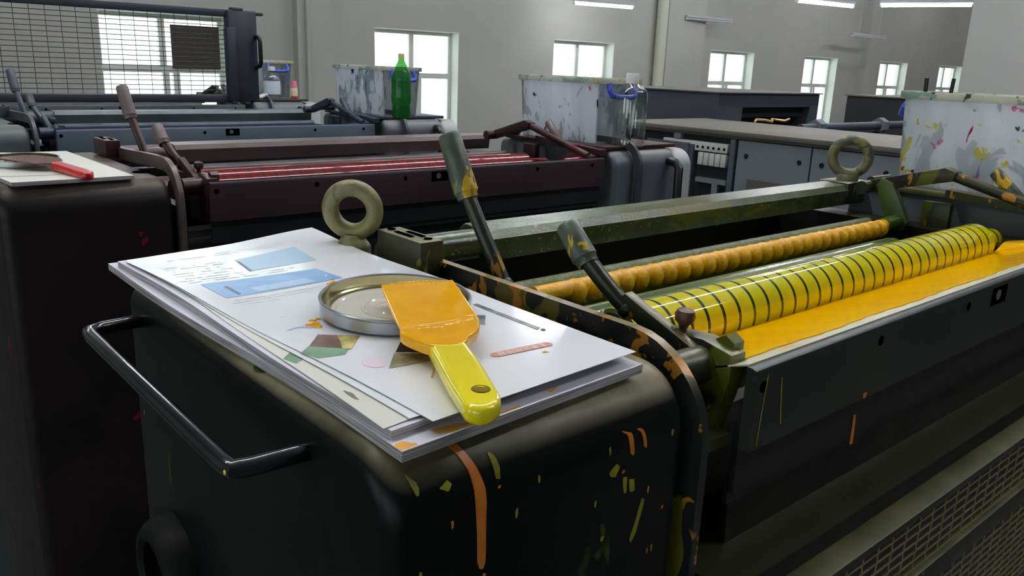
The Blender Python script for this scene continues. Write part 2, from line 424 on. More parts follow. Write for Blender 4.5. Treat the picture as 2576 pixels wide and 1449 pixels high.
class MB:
    def __init__(s):
        s.bm = bmesh.new()

    def box(s, x0, x1, y0, y1, z0, z1, bev=0.0, seg=2):
        r = bmesh.ops.create_cube(s.bm, size=1.0)
        vs = r['verts']
        for v in vs:
            v.co = Vector(((x0 + x1) / 2 + v.co.x * (x1 - x0), (y0 + y1) / 2 + v.co.y * (y1 - y0), (z0 + z1) / 2 + v.co.z * (z1 - z0)))
        if bev:
            es = {e for v in vs for e in v.link_edges}
            bmesh.ops.bevel(s.bm, geom=list(es), offset=bev, segments=seg, affect='EDGES', profile=0.5)
        return s

    def extrude_profile(s, pts, axis, a0, a1, bev=0.0, seg=2):
        """closed 2D polygon swept along an axis. axis x: pts are (y,z); y: (x,z); z: (x,y)"""
        def mk(p, a):
            return Vector({'x': (a, p[0], p[1]), 'y': (p[0], a, p[1]), 'z': (p[0], p[1], a)}[axis])
        A = [s.bm.verts.new(mk(p, a0)) for p in pts]
        B = [s.bm.verts.new(mk(p, a1)) for p in pts]
        fs = [s.bm.faces.new(A), s.bm.faces.new(B[::-1])]
        n = len(pts)
        for i in range(n):
            fs.append(s.bm.faces.new((A[i], B[i], B[(i + 1) % n], A[(i + 1) % n])))
        bmesh.ops.recalc_face_normals(s.bm, faces=fs)
        if bev:
            es = list(fs[0].edges) + list(fs[1].edges)
            bmesh.ops.bevel(s.bm, geom=es, offset=bev, segments=seg, affect='EDGES', profile=0.5)
        return s

    def cyl(s, p0, p1, r0, r1=None, seg=24, caps=True):
        r1 = r0 if r1 is None else r1
        p0, p1 = Vector(p0), Vector(p1)
        d = (p1 - p0)
        q = Vector((0, 0, 1)).rotation_difference(d.normalized()).to_matrix()
        A, B = [], []
        for i in range(seg):
            a = 2 * pi * i / seg
            o = q @ Vector((cos(a), sin(a), 0))
            A.append(s.bm.verts.new(p0 + o * r0))
            B.append(s.bm.verts.new(p1 + o * r1))
        for i in range(seg):
            s.bm.faces.new((A[i], A[(i + 1) % seg], B[(i + 1) % seg], B[i]))
        if caps:
            s.bm.faces.new(A[::-1])
            s.bm.faces.new(B)
        return s

    def lathe(s, prof, p0=(0, 0, 0), axis=(0, 0, 1), seg=32, closed=False):
        """prof: list of (r, h) along axis from p0"""
        p0 = Vector(p0)
        q = Vector((0, 0, 1)).rotation_difference(Vector(axis).normalized()).to_matrix()
        rings = []
        for r, h in prof:
            if r < 1e-6:
                rings.append([s.bm.verts.new(p0 + q @ Vector((0, 0, h)))])
            else:
                rings.append([s.bm.verts.new(p0 + q @ Vector((r * cos(2 * pi * i / seg), r * sin(2 * pi * i / seg), h))) for i in range(seg)])
        for a, b_ in zip(rings, rings[1:]):
            for i in range(seg):
                j = (i + 1) % seg
                if len(a) == 1 and len(b_) == 1:
                    continue
                if len(a) == 1:
                    s.bm.faces.new((a[0], b_[j], b_[i]))
                elif len(b_) == 1:
                    s.bm.faces.new((a[i], a[j], b_[0]))
                else:
                    s.bm.faces.new((a[i], a[j], b_[j], b_[i]))
        return s

    def tube(s, pts, r, seg=12, caps=True, flat=None):
        """round tube along a polyline; r may be a list"""
        pts = [Vector(p) for p in pts]
        n = len(pts)
        rs = r if isinstance(r, (list, tuple)) else [r] * n
        rings = []
        t0 = (pts[1] - pts[0]).normalized()
        up = Vector((0, 0, 1)) if abs(t0.z) < 0.9 else Vector((0, 1, 0))
        nrm = t0.cross(up).normalized()
        for i, p in enumerate(pts):
            t = ((pts[min(i + 1, n - 1)] - pts[max(i - 1, 0)])).normalized()
            nrm = (nrm - t * nrm.dot(t)).normalized()
            bn = t.cross(nrm)
            rings.append([s.bm.verts.new(p + (nrm * cos(2 * pi * k / seg) + bn * sin(2 * pi * k / seg)) * rs[i]) for k in range(seg)])
        for a, b_ in zip(rings, rings[1:]):
            for k in range(seg):
                s.bm.faces.new((a[k], a[(k + 1) % seg], b_[(k + 1) % seg], b_[k]))
        if caps:
            s.bm.faces.new(rings[0][::-1])
            s.bm.faces.new(rings[-1])
        return s

    def sphere(s, c, r, seg=16, sc=(1, 1, 1)):
        res = bmesh.ops.create_uvsphere(s.bm, u_segments=seg, v_segments=max(6, seg // 2), radius=r)
        for v in res['verts']:
            v.co = Vector((v.co.x * sc[0], v.co.y * sc[1], v.co.z * sc[2])) + Vector(c)
        return s

    def torus(s, c, R, r, ax, seg=48, rs=16):
        q = Vector((0, 0, 1)).rotation_difference(Vector(ax).normalized()).to_matrix()
        c = Vector(c)
        g = []
        for i in range(seg):
            a = 2 * pi * i / seg
            ring = []
            for k in range(rs):
                t = 2 * pi * k / rs
                ring.append(s.bm.verts.new(c + q @ Vector(((R + r * cos(t)) * cos(a), (R + r * cos(t)) * sin(a), r * sin(t)))))
            g.append(ring)
        for i in range(seg):
            for k in range(rs):
                s.bm.faces.new((g[i][k], g[(i + 1) % seg][k], g[(i + 1) % seg][(k + 1) % rs], g[i][(k + 1) % rs]))
        return s

    def build(s, name, m, parent=None, smooth=True, angle=35):
        me = bpy.data.meshes.new(name)
        off = Vector((0, 0, 0))
        p = parent
        while p is not None:
            off += p.location
            p = p.parent
        for v in s.bm.verts:
            v.co -= off
        bmesh.ops.recalc_face_normals(s.bm, faces=s.bm.faces[:])
        s.bm.to_mesh(me)
        s.bm.free()
        if isinstance(m, (list, tuple)):
            for x in m:
                me.materials.append(x)
        else:
            me.materials.append(m)
        if smooth:
            me.shade_smooth()
            me.set_sharp_from_angle(angle=radians(angle))
        o = bpy.data.objects.new(name, me)
        COL.objects.link(o)
        if parent is not None:
            o.parent = parent
        return o


def tag(o, label=None, cat=None, group=None, kind=None):
    if label:
        o['label'] = label
    if cat:
        o['category'] = cat
    if group:
        o['group'] = group
    if kind:
        o['kind'] = kind
    return o


def thing(name, loc, label, cat, group=None):
    o = bpy.data.objects.new(name, None)
    o.location = loc
    COL.objects.link(o)
    return tag(o, label, cat, group)


def struct(name, mb, m, parent=None, smooth=False):
    o = mb.build(name, m, parent, smooth)
    if parent is None:
        o['kind'] = 'structure'
    return o


# ------------------------------------------------------------------ the hall
FZ, CZ, WY = -0.55, 5.2, 12.0
X0, X1, Y0 = -5.0, 44.0, -7.0
struct('floor', MB().box(X0, X1, Y0, WY + .35, FZ - .2, FZ), M_['floor'])
struct('ceiling', MB().box(X0, X1, Y0, WY + .35, CZ, CZ + .2), M_['ceil'])
FILL_WINS = [(-5.4, -3.0), (-2.2, .2), (1.0, 2.6)]  # unseen windows added to brighten left-facing sides of the boxes
wl = MB()
ys = Y0
for a, b_ in FILL_WINS:
    wl.box(X0 - .2, X0, ys, a, FZ, CZ).box(X0 - .2, X0, a, b_, FZ, .35).box(X0 - .2, X0, a, b_, 2.6, CZ)
    ys = b_
wl.box(X0 - .2, X0, ys, WY + .35, FZ, CZ)
struct('wall_left', wl, M_['wall'])
for i, (a, b_) in enumerate(FILL_WINS):
    r = bpy.data.objects.new('window_%d' % (i + 13), None)  # added fill window, out of view
    r.location = (X0 - .1, (a + b_) / 2, .35)
    COL.objects.link(r)
    r['kind'] = 'structure'
    f = MB()
    f.box(X0 - .15, X0 - .08, a, a + .06, .35, 2.6).box(X0 - .15, X0 - .08, b_ - .06, b_, .35, 2.6).box(X0 - .15, X0 - .08, a + .06, b_ - .06, .35, .41).box(X0 - .15, X0 - .08, a + .06, b_ - .06, 2.54, 2.6)
    f.box(X0 - .14, X0 - .09, (a + b_) / 2 - .03, (a + b_) / 2 + .03, .41, 2.54)
    f.build('window_frame', M_['pvc'], r, False)
    MB().box(X0 - .118, X0 - .112, a + .06, b_ - .06, .41, 2.54).build('pane', M_['glass'], r, False)
    ld = bpy.data.lights.new('sky_portal', 'AREA')
    ld.shape = 'RECTANGLE'
    ld.size = 2.25
    ld.size_y = b_ - a
    ld.cycles.is_portal = True
    lo = bpy.data.objects.new('sky_portal', ld)
    lo.location = (X0 - .19, (a + b_) / 2, 1.475)
    lo.rotation_euler = (0, radians(-90), 0)
    COL.objects.link(lo)
struct('wall_right', MB().box(X1, X1 + .2, Y0, WY + .35, FZ, CZ), M_['wall'])
struct('wall_back', MB().box(X0, X1, Y0 - .2, Y0, FZ, CZ), mat('dark_grey_back_wall', rgb(104, 106, 104), 0.9, spec=.1))
WINS = [(3.15, 4.88), (7.30, 9.02), (11.3, 13.02), (16.3, 18.08), (20.4, 22.12), (24.6, 26.4), (28.7, 30.5), (33.0, 34.8)]
WB, WT = -0.05, 2.0
HB, HT = 3.55, 4.65
HIGH = [(-1.2, 2.0), (3.1, 6.3), (7.2, 10.4), (11.3, 14.0)]


def pierced(mb, wins, za, zb, zlo, zhi):
    xs = X0
    for a, b_ in wins:
        mb.box(xs, a, WY, WY + .35, zlo, zhi)
        mb.box(a, b_, WY, WY + .35, zb, zhi)
        mb.box(a, b_, WY, WY + .35, zlo, za)
        xs = b_
    mb.box(xs, X1, WY, WY + .35, zlo, zhi)


w = MB()
pierced(w, WINS, WB, WT, FZ, 3.0)
pierced(w, HIGH, HB, HT, 3.0, CZ)
struct('wall_window_side', w, M_['wall'])

for i, (a, b_) in enumerate(WINS + HIGH):
    low_ = i < len(WINS)
    zb, zt_ = (WB, WT) if low_ else (HB, HT)
    r = bpy.data.objects.new('window_%d' % (i + 1), None)
    r.location = ((a + b_) / 2, WY + .25, zb)
    COL.objects.link(r)
    r['kind'] = 'structure'
    f = MB()
    y0, y1 = WY + .22, WY + .30
    t = .07
    f.box(a, a + t, y0, y1, zb, zt_).box(b_ - t, b_, y0, y1, zb, zt_).box(a + t, b_ - t, y0, y1, zt_ - t, zt_).box(a + t, b_ - t, y0, y1, zb, zb + t)
    mx = (a + b_) / 2
    if low_:
        zt = 1.25
        f.box(a + t, b_ - t, y0, y1, zt - .045, zt + .045)
        f.box(mx - .045, mx + .045, y0 - .01, y1 - .001, zt + .045, zt_ - t)
        f.box(mx - .02, mx + .07, y0 - .01, y1 - .001, zb + t, zt - .045)
        f.box(mx + .13, mx + .22, y0, y1 - .002, zb + t, zt - .045)
    else:
        for q in (.25, .5, .75):
            f.box(a + (b_ - a) * q - .03, a + (b_ - a) * q + .03, y0, y1 - .001, zb + t, zt_ - t)
    f.build('window_frame', M_['pvc'], r, False)
    MB().box(a + t, b_ - t, y0 + .03, y0 + .036, zb + t, zt_ - t).build('pane', M_['glass'], r, False)
    rv = MB()
    rv.box(a, a + .012, WY + .002, y0, zb, zt_).box(b_ - .012, b_, WY + .002, y0, zb, zt_).box(a + .012, b_ - .012, WY + .002, y0, zt_ - .012, zt_).box(a, b_, WY - .03, y0, zb - .03, zb)
    rv.build('reveal', M_['trimw'], r, False)
    if i == 0:
        MB().box(4.13, 4.81, y0 - .045, y0 - .02, 1.27, 1.86).build('insect_screen', M_['screen'], r, False)
    # daylight portal: guides sampling of the sky, gives no light of its own
    ld = bpy.data.lights.new('sky_portal', 'AREA')
    ld.shape = 'RECTANGLE'
    ld.size = b_ - a
    ld.size_y = zt_ - zb
    ld.cycles.is_portal = True
    lo = bpy.data.objects.new('sky_portal', ld)
    lo.location = ((a + b_) / 2, WY + .34, (zb + zt_) / 2)
    lo.rotation_euler = (radians(-90), 0, 0)
    COL.objects.link(lo)

struct('trim_1', MB().box(5.88, 6.5, WY - .16, WY, FZ, CZ), M_['pillar'])
struct('trim_2', MB().box(14.45, 15.75, WY - .2, WY, FZ, CZ), M_['pillar'])
struct('trim_3', MB().box(23.35, 23.95, WY - .2, WY, FZ, CZ), M_['pillar'])
struct('trim_4', MB().box(9.2, 10.3, 2.3, 3.62, FZ, CZ), M_['bigpillar'])
for x, lab in ((6.02, 'thin grey pipe on the pilaster between the two nearest windows'), (14.3, 'thick cream drain pipe beside the wide pilaster right of the red unit jug')):
    rr = .03 if x < 7 else .12
    o = MB().cyl((x, WY - (.21 if x < 7 else .15), FZ), (x, WY - (.21 if x < 7 else .15), CZ), rr, seg=20).build('drain_pipe', M_['pipe'] if x > 7 else M_['pillar'], None)
    tag(o, lab, 'pipe')

# ------------------------------------------------------------------ fluorescent lamps
def lamp(p0, p1, label, lit=True, group=None):
    p0, p1 = Vector(p0), Vector(p1)
    r = thing('tube_lamp', (p0 + p1) / 2 + Vector((0, 0, .05)), label, 'lamp', group)
    d = (p1 - p0).normalized()
    e = .03
    MB().cyl(p0 + d * e, p1 - d * e, .022 if lit else .02, seg=14).build('tube', (M_['tube'] if p0.z > 3 else M_['tube_low']) if lit else M_['tray'], r)
    u = Vector((0, 0, 1))
    side = d.cross(u)
    m = MB()
    c0, c1 = p0 + u * .055, p1 + u * .055
    vs = []
    for c_ in (c0, c1):
        for a_, b2 in ((-1, -1), (1, -1), (1, 1), (-1, 1)):
            vs.append(m.bm.verts.new(c_ + side * .03 * a_ + u * .02 * b2))
    for q in ((0, 1, 2, 3), (7, 6, 5, 4), (0, 4, 5, 1), (1, 5, 6, 2), (2, 6, 7, 3), (3, 7, 4, 0)):
        m.bm.faces.new([vs[k] for k in q])
    m.build('tray', M_['tray'], r, False)
    for pp in (p0, p1):
        dd = d if pp is p0 else -d
        MB().cyl(pp, pp + dd * e, .024, seg=12).cyl(pp + dd * .015, pp + dd * .015 + u * .04, .012, seg=8).build('lamp_holder', M_['capw'], r)
    hm = MB()
    for tt in (.2, .8):
        q = p0.lerp(p1, tt) + u * .075
        hm.cyl(q, (q.x, q.y, CZ), .003, seg=6)
    hm.build('hanging_rod', M_['tray'], r)
    return r


lamp((10.88, 11.09, 2.6), (12.16, 10.79, 2.6), 'lit fluorescent tube, leftmost of the three bright tubes at the top')
lamp((11.87, 7.25, 2.6), (13.19, 7.01, 2.6), 'lit fluorescent tube in the middle of the three bright tubes at the top')
lamp((13.10, 6.54, 2.6), (13.48, 5.29, 2.6), 'lit fluorescent tube nearest the white column, longest in view')
lamp((14.98, 11.75, 2.6), (16.4, 11.6, 2.6), 'unlit thin tube fixture near the wide pilaster', False)
lamp((21.2, 11.2, 2.55), (22.8, 11.1, 2.55), 'unlit dark tube fixture above the fourth window from the left', False)
G = 'tube lamps hanging in the long row over the near press units'
for i in range(8):
    lamp((-2.22 + 1.24 * i, 2.05, 4.7), (-.99 + 1.24 * i, 2.05, 4.7), 'lit fluorescent tube hanging in the long row over the near press units', True, G)
for i in range(3):
    lamp((2.2 + 1.24 * i, -1.5, 4.7), (3.43 + 1.24 * i, -1.5, 4.7), 'lit fluorescent tube in the row over the aisle behind the viewer', True, 'tube lamps over the aisle behind the viewer')
for i in range(6):
    lamp((10.0 + 2.2 * i, 5.7, 4.7), (11.25 + 2.2 * i, 5.7, 4.7), 'lit fluorescent tube in the row over the machines right of the presses', True, 'tube lamps over the machines right of the presses')
for i in range(7):  # row added out of view to brighten the window wall
    lamp((2 + 6.0 * i, 9.0, 4.7), (3.25 + 6.0 * i, 9.0, 4.7), 'added unseen fluorescent tube brightening the window wall from high up', True, 'added unseen tube lamps brightening the window wall')
for x, y in ((20, 6), (26, 4), (32, 6)):
    lamp((x, y, 4.7), (x + 1.25, y, 4.7), 'lit fluorescent tube over the far end of the hall', True, 'tube lamps over the far end of the hall')

# ------------------------------------------------------------------ printing units
P = 1.1


def arc(cy, cz, r, a0, a1, n=8):
    return [(cy + r * cos(radians(a0 + (a1 - a0) * i / n)), cz + r * sin(radians(a0 + (a1 - a0) * i / n))) for i in range(n + 1)]


def cover_profile(y0, y1, z0, z1, r0, r1):
    """side outline of a sheet cover with rounded top corners (near y0, far y1)"""
    return [(y0, z0)] + arc(y0 + r0, z1 - r0, r0, 180, 90, 10) + arc(y1 - r1, z1 - r1, r1, 90, 0, 6) + [(y1, z0)]


def strap(mb, x, path, w_, t):
    """flat bar: path of (y,z) centreline in a plane x=const, radial width w_, thickness t along x"""
    L, R = [], []
    n = len(path)
    for i, (y, z) in enumerate(path):
        a = Vector(path[max(i - 1, 0)])
        b_ = Vector(path[min(i + 1, n - 1)])
        d = (b_ - a).normalized()
        nn = Vector((-d.y, d.x))
        L.append((y + nn.x * w_ / 2, z + nn.y * w_ / 2))
        R.append((y - nn.x * w_ / 2, z - nn.y * w_ / 2))
    bm = mb.bm
    V = [[bm.verts.new((x + s_ * t / 2, q[0], q[1])) for q in (L if k == 0 else R)] for s_ in (-1, 1) for k in (0, 1)]
    a, b_, c_, d_ = V
    for i in range(n - 1):
        bm.faces.new((a[i], a[i + 1], b_[i + 1], b_[i]))
        bm.faces.new((c_[i], d_[i], d_[i + 1], c_[i + 1]))
        bm.faces.new((a[i], c_[i], c_[i + 1], a[i + 1]))
        bm.faces.new((b_[i], b_[i + 1], d_[i + 1], d_[i]))
    bm.faces.new((a[0], b_[0], d_[0], c_[0]))
    bm.faces.new((a[-1], c_[-1], d_[-1], b_[-1]))
    return mb


def wire_panel(mb, x0, x1, z0, z1, y, px, pz, r):
    n = int(round((x1 - x0) / px))
    for i in range(n + 1):
        x = x0 + i * (x1 - x0) / n
        k = int((z1 - z0) / pz)
        mb.tube([(x, y + (r if j % 2 else -r) * .35, z0 + (z1 - z0) * j / k) for j in range(k + 1)], r * .75, 5, False)
    m = int(round((z1 - z0) / pz))
    for i in range(m + 1):
        z = z0 + i * (z1 - z0) / m
        mb.cyl((x0, y, z), (x1, y, z), r, seg=5, caps=False)
    return mb


def unit(k, c, label, strap_tilt=0.0, lever_dy=0.0):
    Y = P * k
    r = thing('printing_unit', (1.0, Y + .6, FZ), label, 'printing press')
    cab, met, st, pl, low, bm_, gr, body = (M_[p + '_' + q] for p, q in
        (('cab', c), ('met', c), ('strap', 'b' if c == 'k' else c), ('plate', c), ('low', 'y' if c == 'y' else 'r'), ('beam', c), ('grip', 'b' if c == 'k' else c), ('body', 'b' if c == 'k' else c)))
    # frame between the sides
    m = MB()
    m.box(.50, 1.56, Y + .37, Y + .93, FZ, 1.14)
    m.box(.495, .515, Y + .40, Y + .93, .9, 1.232)
    m.box(1.50, 1.56, Y + .42, Y + .93, .9, 1.245)
    m.box(.50, 1.56, Y + .90, Y + .93, 1.1, 1.235)
    m.build('machine_frame', body, r, False)
    # operator side cover
    pr = cover_profile(Y + .333, Y + .80, FZ, 1.29, .045, .02)
    cb = MB().extrude_profile(pr, 'x', .212, .472, .018, 5).build('side_cabinet', cab, r)
    MB().lathe([(0, .0006), (.012, .0006), (.013, .0012), (.015, .0012), (.0155, 0)], (.452, Y + .435, 1.29), seg=24).build('cover_hole', [M_['black_hole']], cb)
    h = MB()
    hp = [(.213, Y + .755, 1.262), (.178, Y + .752, 1.262), (.166, Y + .745, 1.262), (.1645, Y + .730, 1.262), (.1652, Y + .445, 1.262), (.1665, Y + .436, 1.262), (.176, Y + .4335, 1.262), (.213, Y + .432, 1.262)]
    h.tube(hp, .0062, 14)
    hd = h.build('handle', M_['chrome_blk'], cb)
    if k == 0:
        MB().sphere((.160, .4325, 1.2635), .0016, 10, (.4, 1, 1)).build('paint_spot', M_['ydot'], hd)
        MB().lathe([(0, .004), (.034, .004), (.036, .022), (.041, .026), (.048, .025), (.055, .016), (.058, 0)], (.212, .70, 1.03), (-1, 0, 0), 48).build('hand_wheel', M_['wheel'], cb)
    # strap hoop
    zt = 1.291
    path = [(Y + .78, zt - strap_tilt * .4), (Y + .60, zt - strap_tilt * .2), (Y + .45, zt)] + [(Y + .4035 + .066 * cos(radians(a)), zt - .066 + .066 * sin(radians(a))) for a in range(90, 181, 10)] + [(Y + .3375, 1.1), (Y + .3375, .6)]
    if k:
        path = [(y + (.0), z + .016) if i < 12 else (y, z) for i, (y, z) in enumerate(path)]
    strap(MB(), .484, path, .023, .009).build('strap_hoop', st, r)
    # drilled holder block
    bk = MB().box(.455, .484, Y + .663, Y + .745, 1.291, 1.3245, .0015).build('holder_block', M_['block'] if c == 'y' else met, r)
    hb = MB()
    for xx, ya, yb in ((.464, .690, .722), (.4745, .684, .716)):
        hb.box(xx - .0028, xx + .0028, Y + ya, Y + yb, 1.3251, 1.3256, .0002, 1)
    for xx, yy in ((.467, .735), (.472, .674)):
        hb.cyl((xx, Y + yy, 1.3250), (xx, Y + yy, 1.3256), .0045, seg=16)
    hb.build('slot_hole', M_['black_hole'], bk)
    # two operator levers
    def lever(p_top, p_col, p_bot, rg, rr_, name='lever'):
        p_top, p_col, p_bot = Vector(p_top), Vector(p_col), Vector(p_bot)
        ax = (p_top - p_col).normalized()
        L = (p_top - p_col).length
        rod = MB().tube([p_col + ax * .01, p_col.lerp(p_bot, .5), p_bot], rr_, 12)
        rod.sphere(p_bot, rr_ * 1.25, 12)
        lo = rod.build(name, met, r)
        MB().lathe([(rr_ * 1.02, -.001), (rg * .86, -.001), (rg * .9, .004), (rg * 1.02, .006), (rg * .98, L * .5), (rg * .94, L * .93), (rg * .8, L * .985), (rg * .45, L), (0, L)], p_col, ax, 24).build('grip', gr, lo)
        return lo
    lever((.50, Y + .680, 1.430), (.505, Y + .652, 1.368), (.518, Y + .605, 1.285), .0125, .0075)
    l2 = lever((.51, Y + .514, 1.364), (.512, Y + .486, 1.333), (.530, Y + .452, 1.296), .0115, .0078)
    a_ = MB()
    a_.extrude_profile([(Y + .462, 1.300), (Y + .452, 1.312), (Y + .372, 1.282), (Y + .365, 1.262), (Y + .380, 1.262)], 'x', .524, .536, .002)
    a_.build('lever_arm', met, l2)
    MB().cyl((.50, Y + .375, 1.268), (.552, Y + .375, 1.268), .016, seg=20).cyl((.546, Y + .36, 1.285), (.560, Y + .36, 1.285), .010, seg=6).build('pivot_boss', met, l2)
    # tie beam over the rollers
    y0 = Y + .768
    MB().extrude_profile([(y0, 1.262), (y0 - .004, 1.290), (y0 + .004, 1.300), (y0 + .045, 1.303), (y0 + .055, 1.295), (y0 + .055, 1.262)], 'x', .625, 1.52, .001, 1).build('tie_beam', bm_, r)
    MB().cyl((.49, y0 + .022, 1.281), (.627, y0 + .022, 1.281), .019, seg=28).build('beam_shaft', bm_, r)
    # fountain roller, pool and trough
    cy, cz, R = Y + .4935, (1.2475 if c in 'yr' else 1.236), .0330
    if c == 'y':
        rm = striped('yellow_green_striped_ink_roller', rgb(222, 206, 4), rgb(44, 60, 22), .5775, .0268, .17, .07, (1.348, rgb(60, 86, 16)), rgb(188, 196, 8))
    elif c == 'r':
        rm = striped('dark_red_striped_ink_roller', rgb(122, 6, 12), rgb(84, 6, 10), .5775, .0268, .15, .05, (1.36, rgb(70, 24, 26)), rgb(92, 8, 12), 0.004)
    elif c == 'b':
        rm = striped('blue_ink_roller', rgb(12, 14, 30), rgb(10, 11, 20), .5775, .0268, .15, .55, (1.36, rgb(30, 32, 44)))
    else:
        rm = striped('black_ink_roller', rgb(20, 20, 24), rgb(36, 36, 38), .5775, .0268, .15, .55)
    ro = MB().lathe([(0, 0), (.018, 0), (.018, .03), (R - .004, .03), (R, .034), (R, .886), (R - .006, .893), (.022, .896), (.018, .897), (.018, .96), (0, .96)], (.53, cy, cz), (1, 0, 0), 72).build('fountain_roller', rm, r, True, 40)
    # second roller and cylinder behind
    g2 = M_['green_gloss'] if c == 'y' else met
    MB().cyl((.55, Y + .574, 1.220), (1.31, Y + .574, 1.220), .034, seg=64).build('ductor_roller', g2, r)
    MB().cyl((.55, Y + .715, 1.178), (1.42, Y + .715, 1.178), .062, seg=48).build('oscillating_roller', g2, r)
    if c != 'y':
        MB().cyl((.56, Y + .60, 1.262), (1.44, Y + .60, 1.262), .013, seg=24).build('distributor_rod', met, r)
    if c == 'y':
        MB().cyl((.56, Y + .683, 1.246), (1.44, Y + .683, 1.246), .012, seg=24).build('grainy_rod', M_['rod_glit'], r)
        bd = MB()
        bd.cyl((.60, Y + .65, 1.250), (1.44, Y + .65, 1.250), .0105, seg=20)
        n = 28
        for i in range(n):
            x = .664 + (1.415 - .664) * i / (n - 1)
            bd.sphere((x, Y + .648, 1.246), .0158, 16, (.90, 1, 1))
        bd.build('beaded_ink_rod', M_['bead'], r)
        MB().cyl((1.435, Y + .65, 1.250), (1.492, Y + .65, 1.251), .0135, seg=20).build('rod_sleeve', M_['green_gloss'], r)
        MB().extrude_profile([(Y + .640, 1.235), (Y + .632, 1.252), (Y + .668, 1.318), (Y + .690, 1.326), (Y + .698, 1.312), (Y + .668, 1.236)], 'x', 1.486, 1.500, .002).build('link_plate', M_['link'], r)
    # fountain trough
    tr = MB()
    tr.extrude_profile([(Y + .318, 1.212), (Y + .318, 1.276), (Y + .3195, 1.2795), (Y + .323, 1.281), (Y + .328, 1.281), (Y + .328, 1.212)], 'x', .531, 1.532)
    plate = tr.build('fountain_plate', pl, r)
    MB().box(.533, 1.53, Y + .329, Y + .335, 1.17, 1.232).box(.533, 1.53, Y + .334, Y + .338, 1.158, 1.185).build('lower_apron', low, r, False)
    MB().extrude_profile([(Y + .350, 1.160), (Y + .346, 1.06), (Y + .346, .6), (Y + .352, .6), (Y + .356, 1.16)], 'x', .56, 1.50).build('under_panel', low if c != 'y' else body, r, False)
    MB().extrude_profile([(Y + .3285, 1.2820), (Y + .345, 1.2765), (Y + .472, 1.2275), (Y + .472, 1.2255), (Y + .345, 1.2750), (Y + .3285, 1.2805)], 'x', .535, 1.53).build('fountain_blade', M_['blade_lip'] if c == 'y' else (M_['bluefilm'] if c == 'b' else met), r, False)
    for xx in (.541, .7345, .935, 1.3026, 1.487):
        MB().cyl((xx, Y + .3176, 1.2655), (xx, Y + .3186, 1.2655), .0048, seg=16).build('bolt_hole', M_['black_hole'], plate)
    sl = MB().box(1.000, 1.044, Y + .3174, Y + .3186, 1.2545, 1.2755, .0004, 1).build('oblong_slot', M_['black_hole'], plate)
    MB().cyl((1.018, Y + .3168, 1.266), (1.018, Y + .3178, 1.266), .0062, seg=16).build('slot_pin', M_['tin_out'], sl)
    # end cheeks with thumb screws
    for s_, x0, x1 in ((0, .535, .556), (1, 1.500, 1.53)):
        ch = MB().extrude_profile([(Y + .345, 1.262), (Y + .345, 1.284), (Y + .375, 1.290), (Y + .42, 1.287), (Y + .44, 1.262), (Y + .44, 1.20), (Y + .36, 1.20)], 'x', x0, x1, .003).build('fountain_cheek', met, r)
        xs_ = (x0 + x1) / 2 - .004
        MB().lathe([(.0045, -.006), (.0045, .002), (.0034, .005), (.0048, .009), (.0082, .012), (.0090, .017), (.0072, .0215), (.003, .023), (0, .023)], (xs_, Y + .400, 1.286), (0, -.1, 1), 18).build('thumb_screw', M_['rust'] if c == 'y' else met, ch)
    # drive side covers, hoop, pull handle and boxes shelf
    pr = cover_profile(Y + .33, Y + .80, FZ, 1.293, .045, .03)
    MB().extrude_profile(pr, 'x', 1.585, 1.838, .014, 4).build('drive_cabinet', M_['rcab'], r)
    pr = cover_profile(Y + .335, Y + .80, FZ, 1.288, .05, .03)
    MB().extrude_profile(pr, 'x', 1.842, 1.915, .012, 4).build('drive_panel', M_['rcab_l'], r)
    MB().tube([(1.80, Y + .33, 1.262), (1.80, Y + .305, 1.258), (1.80, Y + .292, 1.245), (1.80, Y + .290, 1.10), (1.80, Y + .31, 1.08), (1.80, Y + .335, 1.08)], .012, 10).build('pull_handle', M_['blkplastic'], r)
    zt = 1.312
    path = [(Y + .62, zt - .004), (Y + .48, zt)] + [(Y + .395 + .07 * cos(radians(a)), zt - .07 + .07 * sin(radians(a))) for a in range(90, 181, 10)] + [(Y + .325, 1.18), (Y + .325, .7)]
    strap(MB(), 1.66, [(y - .012, z) for y, z in path], .02, .01).build('strap_hoop', M_['strap_b'], r)
    MB().box(1.575, 1.86, Y + .36, Y + .76, 1.293, 1.303, .002).build('cover_ledge', M_['steel'] if c == 'y' else met, r)
    # drive side linkage
    MB().cyl((1.465, Y + .715, 1.306), (1.505, Y + .715, 1.306), .012, seg=20).build('link_shaft', met, r)
    lk = MB()
    lk.extrude_profile([(Y + .715, 1.296), (Y + .715, 1.318), (Y + .585, 1.356), (Y + .565, 1.350), (Y + .570, 1.334)], 'x', 1.49, 1.515, .002)
    lk.build('link_bar', met, r)
    MB().cyl((1.502, Y + .583, 1.345), (1.505, Y + .352, 1.284), .0088, seg=16).build('link_rod', met, r)
    MB().cyl((1.53, Y + .73, 1.312), (1.60, Y + .73, 1.312), .009, seg=12).build('link_pin', met, r)
    MB().extrude_profile([(Y + .60, 1.298), (Y + .60, 1.312), (Y + .35, 1.297), (Y + .35, 1.283)], 'x', 1.548, 1.572).build('side_bar', met, r)
    MB().box(1.53, 1.548, Y + .58, Y + .63, 1.22, 1.29, .003).build('bearing_block', met, r)
    lv = lever((1.513, Y + .515, 1.357), (1.513, Y + .465, 1.311), (1.515, Y + .36, 1.275), .0105, .0062)
    MB().extrude_profile([(Y + .42, 1.284), (Y + .41, 1.296), (Y + .335, 1.270), (Y + .345, 1.258)], 'x', 1.508, 1.520, .001).build('lever_arm', met, lv)
